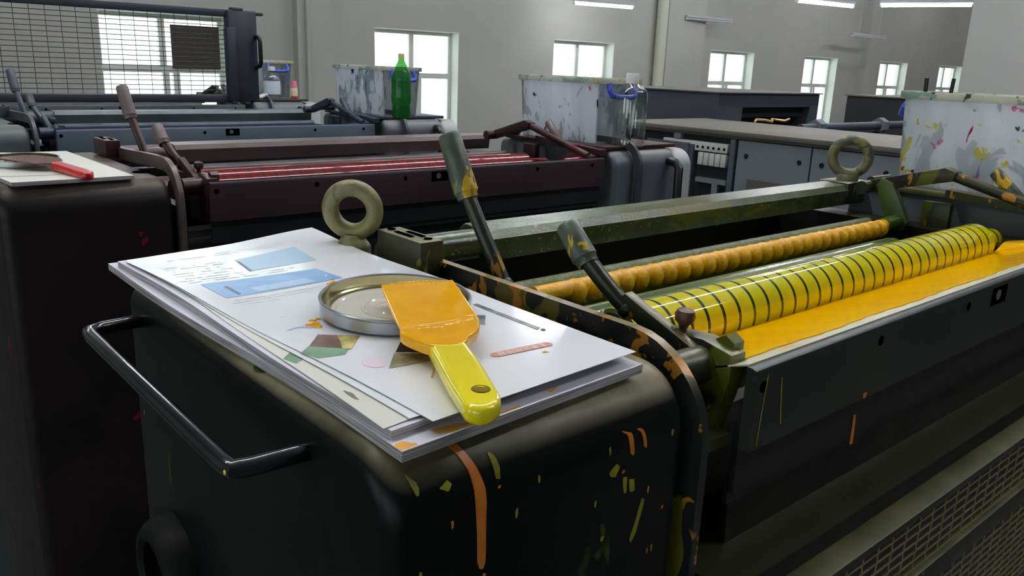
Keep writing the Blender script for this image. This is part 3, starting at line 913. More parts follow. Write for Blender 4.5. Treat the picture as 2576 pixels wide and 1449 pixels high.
    MB().tube([(1.44, Y + .372, 1.272), (1.53, Y + .366, 1.276)], .0065, 10).build('cheek_bar', M_['ink_wet'] if c == 'y' else (M_['red_ink_rim'] if c == 'r' else met), r)
    return r


UY = unit(0, 'y', 'nearest press unit with yellow striped ink roller and ink-spattered dark green covers')
UR = unit(1, 'r', 'second press unit with glossy dark red ink roller behind the yellow one', 0.03)
UB = unit(2, 'b', 'third press unit with blue ink line and blue-grey trough plate', 0.02)
UK = unit(3, 'k', 'farthest press unit, dark, under the raised mesh guard')

# eye bolts on the yellow unit
def eyebolt(c, R, rr_, ax, zb):
    c = Vector(c)
    MB().torus(c, R, rr_, ax).lathe([(0, zb - c.z), (rr_ * 2.1, zb - c.z), (rr_ * 2.1, zb - c.z + .013), (rr_ * 1.9, zb - c.z + .016), (rr_ * 1.0, -R - rr_ * .2)], c, (0, 0, 1), 28).build('eye_bolt', M_['castiron'], UY)


eyebolt((.440, .770, 1.3425), .0243, .0092, (.62, .62, .1), 1.29)
eyebolt((1.565, .795, 1.349), .0330, .0098, (.9, .45, .05), 1.30)
MB().box(1.515, 1.60, .765, .83, 1.262, 1.304, .003).build('bolt_pad', M_['met_y'], UY)

# covers in front of the yellow unit
MB().extrude_profile([(.372, 1.102), (.372, 1.105), (.304, 1.1035), (.304, 1.1015)], 'x', .505, 2.4).build('olive_cover', M_['olive'], UY, False)
MB().box(.505, .56, .375, .385, 1.10, 1.20).extrude_profile([(.345, 1.205), (.345, 1.215), (.40, 1.222), (.40, 1.12), (.385, 1.12), (.385, 1.20)], 'x', .512, .545).build('trough_bracket', M_['steel'], UY, False)


# ------------------------------------------------------------------ dried ink runs on the near cover
def face_y(z):
    y0, R, zc = .333, .045, 1.29 - .045
    if z <= zc:
        return y0
    z = min(z, 1.29)
    return y0 + R - sqrt(max(0, R * R - (z - zc) ** 2))


def drip(pts, m, parent, th=.0007, flat_y=None, name='ink_run'):
    pts = ragged(pts, len(pts) + int(pts[0][0] * 1e4), .0005)
    bm_ = bmesh.new()
    n = len(pts)
    fy = (lambda z: flat_y) if flat_y is not None else face_y
    # subdivide outline so it follows the curve of the cover
    out = []
    for i in range(n):
        a, b2 = pts[i], pts[(i + 1) % n]
        s_ = max(1, int(max(abs(a[0] - b2[0]), abs(a[1] - b2[1])) / .004))
        for j in range(s_):
            out.append((a[0] + (b2[0] - a[0]) * j / s_, a[1] + (b2[1] - a[1]) * j / s_))
    f = bm_.faces.new([bm_.verts.new((x, 0, z)) for x, z in out])
    bmesh.ops.triangulate(bm_, faces=[f])
    zs = sorted(set(round(1.25 + .004 * i, 4) for i in range(10)))
    for z in zs:
        g = bm_.verts[:] + bm_.edges[:] + bm_.faces[:]
        bmesh.ops.bisect_plane(bm_, geom=g, plane_co=(0, 0, z), plane_no=(0, 0, 1))
    for v in bm_.verts:
        v.co.y = fy(v.co.z)
    res = bmesh.ops.extrude_face_region(bm_, geom=bm_.faces[:])
    for v in [g for g in res['geom'] if isinstance(g, bmesh.types.BMVert)]:
        v.co.y -= th
        if flat_y is None and v.co.z > 1.25:
            v.co.z += th * .7
    mb = MB()
    mb.bm.free()
    mb.bm = bm_
    return mb.build(name, m, parent)


CAB = [o for o in UY.children if o.name.startswith('side_cabinet')][0]
PLT = [o for o in UY.children if o.name.startswith('fountain_plate')][0]
D = [
 ([(0.2578, 1.2897), (0.2652, 1.2788), (0.2684, 1.2703), (0.2696, 1.2596), (0.2692, 1.2469), (0.2713, 1.2115), (0.2730, 1.2062), (0.2758, 1.2055), (0.2774, 1.2103), (0.2762, 1.2417), (0.2772, 1.2571), (0.2742, 1.2709), (0.268, 1.283)], 'ink_dry'),
 ([(0.3968, 1.2611), (0.403, 1.257), (0.4054, 1.2428), (0.4082, 1.2405), (0.4091, 1.2432), (0.407, 1.2574)], 'ink_dry'),
 ([(0.4123, 1.2589), (0.4169, 1.2555), (0.4196, 1.2438), (0.4223, 1.2424), (0.42, 1.2537), (0.4179, 1.2573)], 'ink_dry'),
 ([(0.2282, 1.2779), (0.233, 1.2729), (0.233, 1.268), (0.2309, 1.2664)], 'ink_dryy'),
 ([(0.2459, 1.2664), (0.2527, 1.2691), (0.255, 1.2666), (0.2515, 1.2633)], 'ink_dryy'),
 ([(0.2852, 1.2752), (0.2893, 1.2726), (0.2905, 1.2657), (0.2889, 1.2597), (0.2858, 1.2607), (0.2864, 1.2684)], 'ink_dryy'),
 ([(0.3845, 1.2343), (0.392, 1.2394), (0.3951, 1.236), (0.391, 1.2292), (0.3869, 1.2306)], 'ink_dryy'),
 ([(0.3994, 1.2265), (0.4036, 1.2258), (0.4041, 1.2142), (0.4017, 1.2132)], 'ink_dryy'),
 ([(0.4061, 1.2228), (0.4112, 1.2218), (0.4128, 1.2119), (0.4081, 1.2119)], 'ink_dryy'),
 ([(0.4219, 1.2034), (0.425, 1.2002), (0.4179, 1.176), (0.413, 1.1697), (0.4118, 1.1728), (0.4169, 1.1844)], 'ink_dryy')]
for pts, mm in D:
    drip(pts, M_[mm], CAB)
sp = random.Random(21)
for i in range(22):
    x = sp.choice((sp.uniform(.23, .32), sp.uniform(.37, .455)))
    z = sp.uniform(1.15, 1.272)
    w_, h_ = sp.uniform(.0006, .0016), sp.uniform(.0008, .005)
    drip([(x - w_, z), (x - w_ * .6, z - h_), (x + w_ * .7, z - h_ * .8), (x + w_, z + h_ * .3), (x, z + h_ * .5)], M_[sp.choice(('ink_dryy', 'ink_dryy', 'ink_dry'))], CAB, .0003, None, 'ink_speck')
for pts, mm, fy in (([(0.5451, 1.2744), (0.546, 1.2742), (0.5408, 1.2149), (0.5402, 1.2152)], 'ink_dryy', .3178), ([(0.5652, 1.2686), (0.5669, 1.2678), (0.5739, 1.225), (0.5727, 1.2259)], 'ink_dryy', .3178),
                    ([(0.7142, 1.2176), (0.7217, 1.2178), (0.721, 1.2152), (0.7192, 1.2121), (0.7159, 1.2125)], 'ink_dry', .3178), ([(0.726, 1.1902), (0.7304, 1.1882), (0.7327, 1.1571), (0.7272, 1.1574)], 'ink_dry', .3286)):
    drip(pts, M_[mm], PLT, .0005, fy)

# ------------------------------------------------------------------ ink in the troughs
def smoothx(t):
    t = max(0, min(1, t))
    return t * t * (3 - 2 * t)


def ink_pool(Y, x0, x1, m, label, name='ink_pool'):
    mb = MB()
    nx, ny = 160, 14
    g = []
    rnd = random.Random(3)
    for j in range(ny + 1):
        t = j / ny
        row = []
        for i in range(nx + 1):
            x = x0 + (x1 - x0) * i / nx
            yf = Y + .3455 + .0022 * sin(i * .21) + .0012 * sin(i * .9 + 1)
            y = yf + (Y + .468 - yf) * t
            tt = (y - Y - .3435) / .1245
            z = 1.2782 - .0415 * tt
            z += 0
            if x > 1.42:
                z += .012 * smoothx((x - 1.44) / .04) * t
            row.append(mb.bm.verts.new((x, y, z)))
        g.append(row)
    lo = [[mb.bm.verts.new((v.co.x, v.co.y, v.co.z - (.0035 if j == 0 else .006))) for v in g[j]] for j in (0, ny)]
    for j in range(ny):
        for i in range(nx):
            mb.bm.faces.new((g[j][i], g[j][i + 1], g[j + 1][i + 1], g[j + 1][i]))
    for i in range(nx):
        mb.bm.faces.new((g[0][i], lo[0][i], lo[0][i + 1], g[0][i + 1]))
        mb.bm.faces.new((g[ny][i + 1], lo[1][i + 1], lo[1][i], g[ny][i]))
    o = mb.build(name, m)
    tag(o, label, 'ink')
    return o


ink_pool(0, .557, 1.499, M_['ink_y'], 'bright yellow ink filling the trough in front of the striped roller')
ink_pool(P, .557, 1.499, mat('deep_red_ink', rgb(120, 14, 20), 0.1, 0, rgb(96, 10, 16), 8, None, (), .1, 40, .4), 'dark red ink in the trough of the second press unit')

# ------------------------------------------------------------------ mesh guards
g1 = thing('mesh_guard', (1.5, .272, 1.0), 'dull wire mesh guard with dusty rail at the lower right corner', 'guard')
MB().box(.48, 2.5, .262, .287, 1.0995, 1.108, .003).box(.48, 2.5, .268, .276, 1.091, 1.1, .001).build('top_rail', M_['guard_rail'], g1)
MB().box(.48, 2.5, .264, .280, 1.0, 1.026, .002).build('middle_rail', M_['guard_rail'], g1)
wire_panel(MB(), .49, 1.75, 1.026, 1.092, .272, .0290, .0106, .0011).build('wire_mesh', M_['wire'], g1)
wire_panel(MB(), .49, 1.75, .86, 1.0, .272, .0290, .0106, .0011).build('wire_mesh', M_['wire'], g1)

g2 = thing('mesh_guard', (1.0, 3.36, 1.32), 'raised dark mesh guard frame standing in front of the leftmost window', 'guard')
MB().box(.0, 1.36, 3.345, 3.365, 1.640, 1.668, .003).build('top_rail', M_['guard_far'], g2)
MB().box(.0, 1.36, 3.335, 3.375, 1.308, 1.338, .003).build('bottom_rail', M_['guard_far'], g2)
pp = MB()
pp.box(1.355, 1.475, 3.33, 3.38, 1.312, 1.668, .006)
pp.box(1.345, 1.385, 3.322, 3.36, 1.312, 1.60, .004)
pp.build('end_post', M_['guard_far'], g2)
MB().box(1.36, 1.505, 3.335, 3.375, 1.652, 1.664, .002).box(1.37, 1.42, 3.33, 3.36, 1.664, 1.678, .004).build('top_bracket', M_['guard_far'], g2)
MB().tube([(1.468, 3.33, 1.570), (1.468, 3.30, 1.566), (1.470, 3.295, 1.55), (1.470, 3.295, 1.47), (1.468, 3.30, 1.455), (1.468, 3.33, 1.45)], .0085, 10).build('pull_handle', M_['blkplastic'], g2)
wire_panel(MB(), .02, 1.350, 1.338, 1.642, 3.352, .0490, .0180, .0016).build('wire_mesh', M_['wire_far'], g2)

# ------------------------------------------------------------------ paper on the near cover
def smooth(t):
    t = max(0, min(1, t))
    return t * t * (3 - 2 * t)


def bumpz(x, y):
    z = .0035 * math.exp(-(((x - .385) / .05) ** 2 + ((y - .60) / .06) ** 2))
    z += .006 * smooth((y - .72) / .14) * smooth((x - .30) / .13)
    z += .0012 * sin((y - .35) * 22) * smooth((.30 - x) / .08)
    return z


def sheet(name, cor, z, th, m, label, group=None, bump=1.0, grid=26, edge_mat=None, cat='paper', wave=0.0, lift=None):
    """rectangular paper: corners near-left, near-right, far-right, far-left in xy"""
    mb = MB()
    A, B_, C_, D_ = [Vector(q) for q in cor]
    top, bot = [], []
    for j in range(grid + 1):
        t = j / grid
        rt, rb = [], []
        for i in range(grid + 1):
            s_ = i / grid
            q = (A * (1 - s_) + B_ * s_) * (1 - t) + (D_ * (1 - s_) + C_ * s_) * t
            q.x += wave * sin(t * 7) * (1 - s_)
            zz = z + bump * bumpz(q.x, q.y)
            if lift:
                zz += lift(q.x, q.y)
            rt.append(mb.bm.verts.new((q.x, q.y, zz)))
            rb.append(mb.bm.verts.new((q.x, q.y, zz - th)))
        top.append(rt)
        bot.append(rb)
    for j in range(grid):
        for i in range(grid):
            mb.bm.faces.new((top[j][i], top[j][i + 1], top[j + 1][i + 1], top[j + 1][i]))
            mb.bm.faces.new((bot[j][i], bot[j + 1][i], bot[j + 1][i + 1], bot[j][i + 1]))
    sf = []
    for i in range(grid):
        sf.append(mb.bm.faces.new((bot[0][i], bot[0][i + 1], top[0][i + 1], top[0][i])))
        sf.append(mb.bm.faces.new((bot[grid][i + 1], bot[grid][i], top[grid][i], top[grid][i + 1])))
        sf.append(mb.bm.faces.new((bot[i + 1][0], bot[i][0], top[i][0], top[i + 1][0])))
        sf.append(mb.bm.faces.new((bot[i][grid], bot[i + 1][grid], top[i + 1][grid], top[i][grid])))
    for f in sf:
        f.material_index = 1
    o = mb.build(name, [m, edge_mat or m])
    tag(o, label, cat, group)
    o['_top'] = z
    del o['_top']
    return o


ZB, ZM, ZC, ZBb, ZA = 1.2968, 1.3026, 1.3034, 1.3043, 1.3052
base = sheet('paper_stack', [(.2214, .3385), (.434, .352), (.432, .845), (.2102, .8474)], ZB, .0066, M_['paper3'], 'lowest thick paper stack on the near cover, its front edge stained with orange ink', None, .15, edge_mat=M_['pedge'], cat='paper stack', wave=.0022)
mid = sheet('paper_stack', [(.224, .353), (.4290, .372), (.4265, .850), (.2165, .828)], ZM, .0056, M_['paper3'], 'middle bundle of printed sheets showing a row of edge marks under the top page', None, .35, edge_mat=M_['pedge'], cat='paper stack', wave=-.0016)
sheet('paper_sheet', [(.2212, .3566), (.427, .384), (.425, .846), (.2306, .80)], ZC, .0004, M_['paper2'], 'cream sheet with a grey smudge sticking out left below the white pages', None, .6)
sheet('paper_sheet', [(.2391, .3579), (.434, .3645), (.4315, .848), (.2215, .8235)], ZBb, .0004, M_['paper'], 'white sheet just under the printed top page, slightly offset', None, .8)
TOP = sheet('paper_sheet', [(.2469, .3457), (.4319, .3573), (.4308, .8468), (.2193, .8165)], ZA, .0004, M_['paper'], 'topmost glossy printed page with blue pictures and a terracotta title bar', None, 1.0, 30)
# loose marks along the mid bundle edge
em = MB()
rr2 = random.Random(5)
for i in range(70):
    if rr2.random() < .25:
        continue
    t = .28 + .70 * i / 70
    x = .224 + (.429 - .224) * t
    y = .353 + (.372 - .353) * t
    em.box(x - .0006, x + .0006, y - .0004, y + .001, ZM - .0028, ZM - .0008)
em.build('edge_marks', M_['ptext'], mid, False)


def topz(x, y):
    return ZA + bumpz(x, y)


def patch(pts, m, name, parent, z0=None, bump=1.0, dz=.00025, grid=.008, n=None):
    bm_ = bmesh.new()
    f = bm_.faces.new([bm_.verts.new((x, y, 0)) for x, y in pts])
    xs_ = [q[0] for q in pts]
    ys_ = [q[1] for q in pts]
    a = min(xs_) + grid
    while a < max(xs_):
        bmesh.ops.bisect_plane(bm_, geom=bm_.verts[:] + bm_.edges[:] + bm_.faces[:], plane_co=(a, 0, 0), plane_no=(1, 0, 0))
        a += grid
    a = min(ys_) + grid
    while a < max(ys_):
        bmesh.ops.bisect_plane(bm_, geom=bm_.verts[:] + bm_.edges[:] + bm_.faces[:], plane_co=(0, a, 0), plane_no=(0, 1, 0))
        a += grid
    for v in bm_.verts:
        v.co.z = (ZA if z0 is None else z0) + bump * bumpz(v.co.x, v.co.y) + dz
    mb = MB()
    mb.bm.free()
    mb.bm = bm_
    return mb.build(name, m, parent, False)


patch([(0.3051, 0.7637), (0.3772, 0.7826), (0.3719, 0.7226), (0.2993, 0.715)], M_['pblue2'], 'printed_picture', TOP)
patch([(0.2993, 0.715), (0.3020, 0.7152), (0.3062, 0.7540), (0.3045, 0.7560)], M_['pdblue'], 'printed_picture', TOP, dz=.0004)
patch([(0.2444, 0.6914), (0.3547, 0.6912), (0.3568, 0.6441), (0.2474, 0.6405)], M_['pblue'], 'printed_picture', TOP)
patch([(0.2584, 0.6747), (0.2617, 0.6741), (0.2623, 0.6452), (0.2591, 0.6458)], M_['pdblue'], 'printed_picture', TOP, dz=.0004)
patch([(0.275, 0.660), (0.33, 0.664), (0.332, 0.647), (0.277, 0.645)], M_['pblue2'], 'printed_picture', TOP, dz=.0004)
patch([(0.2486, 0.4976), (0.2653, 0.5167), (0.2883, 0.4967), (0.2694, 0.4752)], M_['pbrown'], 'printed_picture', TOP)
patch([(0.2753, 0.5075), (0.2883, 0.4967), (0.2690, 0.4750), (0.2640, 0.479), (0.270, 0.492)], M_['pyellow'], 'printed_picture', TOP, dz=.0004)
patch([(0.2373, 0.4876), (0.248, 0.4973), (0.2680, 0.476), (0.2597, 0.4673), (0.2412, 0.4707)], M_['pgreen'], 'printed_picture', TOP)
patch([(0.2907, 0.4527), (0.3144, 0.479), (0.321, 0.4531), (0.3134, 0.4361)], M_['pdark'], 'printed_picture', TOP)
patch([(0.2697, 0.4282), (0.2891, 0.4518), (0.3119, 0.4331), (0.3045, 0.4249)], M_['pfield'], 'printed_picture', TOP)
patch([(0.4055, 0.5131), (0.4104, 0.5141), (0.4114, 0.4361), (0.4060, 0.4335)], M_['pgrey'], 'printed_picture', TOP)
patch([(0.4108, 0.4341), (0.412, 0.4309), (0.4086, 0.4286), (0.4074, 0.4317)], M_['blkplastic'], 'printed_picture', TOP, dz=.0004)
patch([(0.3891, 0.4905), (0.3961, 0.4846), (0.3801, 0.4655), (0.3768, 0.4713)], M_['pgrey'], 'printed_picture', TOP)
patch([(0.4197, 0.3739), (0.4219, 0.3662), (0.4214, 0.366), (0.4192, 0.3738)], M_['ptext'], 'printed_mark', TOP)
patch([(.315 + .012 * cos(a * pi / 10) - .06 * 0, .4056 + .012 * sin(a * pi / 10)) for a in range(0)] or [(.2667 + .007 * cos(a * pi / 10), .4419 + .009 * sin(a * pi / 10)) for a in range(20)], M_['ppink'], 'printed_mark', TOP)
patch([(0.2827, 0.3994), (0.2841, 0.3984), (0.2994, 0.4164), (0.2984, 0.4172)], M_['porange'], 'printed_mark', TOP)
patch([(.2600 + (.0085 + .0022 * (a < 12)) * cos((a if a < 12 else 23 - a) * pi / 14) * (1 if a < 12 else .72), .5330 + .009 * sin((a if a < 12 else 23 - a) * pi / 14) * (1 if a < 12 else .72)) for a in range(24)], M_['plav'], 'printed_mark', TOP)
patch([(0.2245, 0.4880), (0.2360, 0.5000), (0.2350, 0.4790), (0.2275, 0.4750)], M_['pgreen'], 'printed_picture', TOP, z0=ZC - .0001, bump=.6)
# lines of small text
tx = MB()
rr3 = random.Random(11)


def tline(x0, x1, y, sl=0.0):
    x = x0
    while x < x1:
        w_ = .0012 + rr3.random() * .005
        if rr3.random() < .72:
            xe = min(x + w_, x1)
            yy = y + sl * (x - x0)
            vs = [tx.bm.verts.new((a, b2, topz(a, b2) + .00022)) for a, b2 in ((x, yy), (xe, yy), (xe, yy + .0014), (x, yy + .0014))]
            tx.bm.faces.new(vs)
        x += w_ + .0008


for y, x0, x1 in ((.800, .30, .40), (.792, .25, .36), (.762, .236, .29), (.754, .232, .29), (.744, .24, .29), (.734, .232, .292), (.724, .236, .290), (.714, .24, .2925), (.706, .232, .375), (.699, .238, .33),
                  (.630, .25, .345), (.623, .246, .335), (.616, .25, .29), (.57, .262, .268), (.585, .285, .292)):
    tline(x0, x1, y)
tx.build('printed_text', M_['ptext'], TOP, False)
# title bar with its characters, read from the far side of the page
pcx, pcy, pl_, pw = .3668, .4068, .0265, .0042
pts = []
for a in range(-8, 9):
    pts.append((pcx + pl_ - pw + pw * cos(a * pi / 16), pcy + pw * sin(a * pi / 16)))
for a in range(8, 25):
    pts.append((pcx - pl_ + pw + pw * cos(a * pi / 16), pcy + pw * sin(a * pi / 16)))
ang = math.atan2(.4048 - .4090, .3905 - .3430)
pts = [(pcx + (x - pcx) * cos(ang) - (y - pcy) * sin(ang), pcy + (x - pcx) * sin(ang) + (y - pcy) * cos(ang)) for x, y in pts]
pill = patch(pts, M_['porange'], 'title_bar', TOP, dz=.0004)
cu = bpy.data.curves.new('title_text', 'FONT')
cu.body = '主要运动项目'
cu.size = .0072
cu.align_x = 'CENTER'
cu.align_y = 'CENTER'
tmp = bpy.data.objects.new('title_tmp', cu)
COL.objects.link(tmp)
me = bpy.data.meshes.new_from_object(tmp.evaluated_get(bpy.context.evaluated_depsgraph_get()))
bpy.data.objects.remove(tmp)
for v in me.vertices:
    x, y = -v.co.x, -v.co.y
    X = pcx + x * cos(ang) - y * sin(ang)
    Y_ = pcy + x * sin(ang) + y * cos(ang)
    v.co = (X, Y_, topz(X, Y_) + .0006)
me.materials.clear()
me.materials.append(M_['pwhite'])
to = bpy.data.objects.new('title_text', me)
COL.objects.link(to)
to.parent = pill


# stains and blobs
def blob(pts, m, name, parent, z0=None, bump=1.0, h=.0009):
    pts = ragged(pts, int(pts[0][0] * 1e4), .0014)
    bm_ = bmesh.new()
    cx = sum(q[0] for q in pts) / len(pts)
    cy = sum(q[1] for q in pts) / len(pts)
    zf = lambda x, y: (ZA if z0 is None else z0) + bump * bumpz(x, y)
    rings = []
    for s_, hh in ((1, .0001), (.93, h * .7), (.7, h), (.35, h)):
        rings.append([bm_.verts.new((cx + (x - cx) * s_, cy + (y - cy) * s_, zf(x, y) + hh)) for x, y in pts])
    n = len(pts)
    for a, b2 in zip(rings, rings[1:]):
        for i in range(n):
            bm_.faces.new((a[i], a[(i + 1) % n], b2[(i + 1) % n], b2[i]))
    bm_.faces.new(rings[-1])
    mb = MB()
    mb.bm.free()
    mb.bm = bm_
    return mb.build(name, m, parent)


blob([(0.2681, 0.5408), (0.2700, .5440), (0.2763, 0.5472), (0.2786, 0.542), (0.2800, 0.5436), (0.2783, 0.5375), (0.2742, 0.5286), (0.2704, 0.5312)], M_['ink_wet'], 'ink_blob', TOP)
blob([(.2805, .5500), (.2840, .5475), (.2850, .5490), (.2812, .5520)], M_['ink_wet'], 'ink_blob', TOP)
blob([(.2745, .5490), (.2800, .5455), (.2806, .5465), (.2750, .5502)], M_['ink_wet'], 'ink_blob', TOP)
blob([(0.3364, 0.6374), (0.3474, 0.6417), (0.345, 0.6351), (0.3361, 0.6311)], M_['ink_wet'], 'ink_blob', TOP)
blob([(0.375, 0.3955), (0.3796, 0.3964), (0.3795, 0.3914), (0.3741, 0.3921)], M_['ink_wet'], 'ink_blob', TOP, h=.0005)
for q in ([(0.2219, 0.3477), (0.2299, 0.3481), (0.2333, 0.3432), (0.2319, 0.3399), (0.2258, 0.3392), (0.2218, 0.3392)], [(0.2481, 0.3512), (0.2601, 0.3504), (0.265, 0.3435), (0.2573, 0.3417), (0.2494, 0.3452)],
          [(0.2623, 0.3515), (0.2775, 0.3455), (0.2757, 0.3427), (0.2666, 0.3428)], [(0.2848, 0.3466), (0.3147, 0.3486), (0.3129, 0.3457), (0.2833, 0.3436)], [(0.3442, 0.3566), (0.3563, 0.3572), (0.3441, 0.3519)]):
    blob(q, M_['ink_dryo'], 'ink_stain', base, ZB, .15, .0002)
blob([(0.2290, 0.4161), (0.2308, 0.4118), (0.2316, 0.4066), (0.2306, 0.3975), (0.2281, 0.4048)], M_['psmudge'], 'smudge', [o for o in COL.objects if o.name == 'paper_sheet'][0], ZC, .6, .0001)


# ------------------------------------------------------------------ ink tin lid and scrapers
def tin_lid(c, R, h, tilt, m_in, m_out, label):
    r = thing('tin_lid', c, label, 'lid')
    ax = Vector(tilt).normalized()
    c = Vector(c)
    MB().lathe([(R - .0026, h - .0005), (R - .002, h + .0006), (R - .0006, h + .0008), (R + .0002, h), (R, h - .0012), (R - .0008, h - .002), (R - .0008, .001), (R - .002, 0), (0, 0)], c, ax, 96).build('lid_wall', m_out, r)
    MB().lathe([(R - .0026, h - .0005), (R - .0026, .003), (R - .0035, .0018), (R - .009, .0016)], c, ax, 96).build('lid_inside', m_in, r)
    MB().lathe([(R - .009, .0016), (R - .010, .0026), (R - .013, .0026), (R - .014, .0018), (R * .46, .0018), (R * .45, .0026), (R * .42, .0026), (R * .41, .0018), (R * .28, .0018), (R * .27, .0024),
                (R * .25, .0024), (R * .24, .0018), (0, .0018)], c, ax, 96).build('lid_floor', M_['lid_floor'] if m_in == M_['tin_gold'] else m_in, r)
    return r


LC = Vector((.3400, .5290, 1.3083))
lid = tin_lid(LC, .0600, .0118, (-.018, -.038, 1), M_['tin_gold'], M_['tin_out'], 'round ink tin lid, gold inside, lying on the printed top page')
# ink film on the near rim
rimpts = []
ax = Vector((-.018, -.038, 1)).normalized()
q = Vector((0, 0, 1)).rotation_difference(ax).to_matrix()
for a in range(-118, -52, 4):
    rimpts.append(LC + q @ Vector((.0595 * cos(radians(a)), .0595 * sin(radians(a)), .0124)))
MB().tube(rimpts, .0008, 8).build('ink_film', M_['ink_wet'], lid)


def scraper(outline_blade, outline_handle, zf, m_b, m_h, label, loc, hole=None, shoulder=None):
    r = thing('ink_scraper', loc, label, 'scraper')

    def solid(pts, top, thick, round_, m, name, parent):
        bm_ = bmesh.new()
        n = len(pts)
        cx = sum(p[0] for p in pts) / n
        cy = sum(p[1] for p in pts) / n
        # inset rings along vertex normals for a rounded edge
        nr = []
        for i in range(n):
            a, b2, c_ = Vector(pts[i - 1]), Vector(pts[i]), Vector(pts[(i + 1) % n])
            e1 = (b2 - a).normalized()
            e2 = (c_ - b2).normalized()
            nn = (Vector((e1.y, -e1.x)) + Vector((e2.y, -e2.x))).normalized()
            nr.append(nn)
        area = sum(pts[i][0] * pts[(i + 1) % n][1] - pts[(i + 1) % n][0] * pts[i][1] for i in range(n))
        sg = 1 if area > 0 else -1
        levels = []
        k = 5
        for i in range(k + 1):
            a = pi / 2 * i / k
            levels.append((round_ * (1 - sin(a)), round_ * (1 - cos(a)) ))
        rings = []
        for ins, dz in reversed(levels[:]):
            pass
        prof = [(round_ * (1 - cos(pi / 2 * i / k)), -round_ * (1 - sin(pi / 2 * i / k))) for i in range(k, -1, -1)]  # top inner -> side
        prof = [(ins, dz) for ins, dz in prof]
        prof += [(ins, -thick - dz) for ins, dz in reversed(prof)]
        for ins, dz in prof:
            rings.append([bm_.verts.new((pts[i][0] - sg * nr[i].x * ins, pts[i][1] - sg * nr[i].y * ins, top(pts[i][0], pts[i][1]) + dz)) for i in range(n)])
        for a, b2 in zip(rings, rings[1:]):
            for i in range(n):
                bm_.faces.new((a[i], a[(i + 1) % n], b2[(i + 1) % n], b2[i]))
        for rg_, dn in ((rings[0], 1), (rings[-1], -1)):
            inn = []
            for i in range(n):
                ins = prof[0][0] + min(.0015, round_)
                inn.append(bm_.verts.new((pts[i][0] - sg * nr[i].x * ins, pts[i][1] - sg * nr[i].y * ins, rg_[i].co.z)))
            for i in range(n):
                bm_.faces.new((rg_[i], rg_[(i + 1) % n], inn[(i + 1) % n], inn[i]))
            bm_.faces.new(inn)
        mb = MB()
        mb.bm.free()
        mb.bm = bm_
        return mb.build(name, m, parent)
    bl = solid(outline_blade, zf, .0028, .0010, m_b, 'blade', r)
    hd = solid(outline_handle, lambda x, y: zf(x, y) + .0008, .0125, .0045, m_h, 'handle', r)
    if shoulder:
        solid(shoulder, lambda x, y: zf(x, y) + .0012, .0085, .0022, m_b, 'inked_shoulder', r)
    if hole:
        hx, hy, hr = hole
        z = zf(hx, hy) + .0010
        MB().lathe([(hr, 0), (hr * 1.25, .0004), (hr * 1.35, 0)], (hx, hy, z - .0002), (0, 0, 1), 24).cyl((hx, hy, z - .0007), (hx, hy, z - .0001), hr, seg=24).build('hanging_hole', M_['ink_hole'], hd)
    return r, bl, hd


M_['ink_hole'] = mat('olive_brown_hole', rgb(120, 104, 16), 0.6, spec=.1)


def spz(x, y):
    # plane rising from the handle end towards the blade tip
    d = ((x - .268) * .43 + (y - .3287) * .90)
    return 1.3186 + .0345 * d


bl_pts = smooth_closed([(0.3346, 0.5432), (0.3380, 0.5430), (0.3500, 0.5412), (0.3656, 0.5367), (0.3800, .5310), (0.3905, 0.5250), (0.3924, 0.5239), (0.3915, .5210), (0.3720, .4800), (0.3515, 0.4362), (0.3357, 0.4200), (0.3171, 0.4180), (0.3060, .4200), (0.2926, 0.4250), (0.2880, 0.4350), (0.2953, 0.4568), (.3150, .5000)][::-1], 1)
hd_pts = smooth_closed([(0.3210, 0.4180), (0.3140, .4000), (0.3040, .3750), (0.2865, 0.3380), (0.2825, 0.3290), (0.2745, 0.3205), (0.2660, 0.3180), (0.2590, 0.3210), (0.2558, 0.3290), (0.2590, .3370), (0.2700, .3650), (0.2890, 0.4080), (0.2960, 0.4240), (0.3080, .4260)], 2)
sh_pts = smooth_closed([(0.3520, 0.4420), (0.3515, 0.4362), (0.3357, 0.4171), (0.3200, 0.4100), (0.3171, 0.4050), (0.3040, .4000), (0.2906, 0.4101), (0.2870, 0.4300), (0.2870, 0.4407), (0.2920, 0.4500), (.2990, .4520), (.3200, .4440), (.3400, .4440)], 1)
scraper(bl_pts, hd_pts, spz, M_['ink_wet'], M_['yplastic'], 'yellow plastic ink scraper, blade coated in golden ink, resting on the tin lid', (.268, .3287, 1.306), (.2755, .3395, .0042), sh_pts)
# thick ridges of ink on the blade shoulder
rd = MB()
rr4 = random.Random(4)
BL = [o for o in COL.objects if o.name == 'blade'][0]
for i in range(26):
    t = i / 25
    x = .295 + (.347 - .295) * t + rr4.uniform(-.002, .002)
    y = .452 + (.442 - .452) * t - .008 * sin(t * pi) + rr4.uniform(-.006, .002)
    rd.sphere((x, y, spz(x, y) + .0008), .0011 + rr4.random() * .0012, 10, (1.8, 1.1, .5))
rd.build('ink_ridge', M_['ink_wet'], BL)
rd = MB()
for i in range(16):
    t = i / 15
    x = .3357 + (.3892 - .3357) * t
    y = .5405 + (.5225 - .5405) * t + .004 * sin(t * pi)
    rd.sphere((x, y, spz(x, y)), .0014, 8, (1.7, 1.0, .6))
rd.build('ink_ridge', M_['ink_wet'], BL)

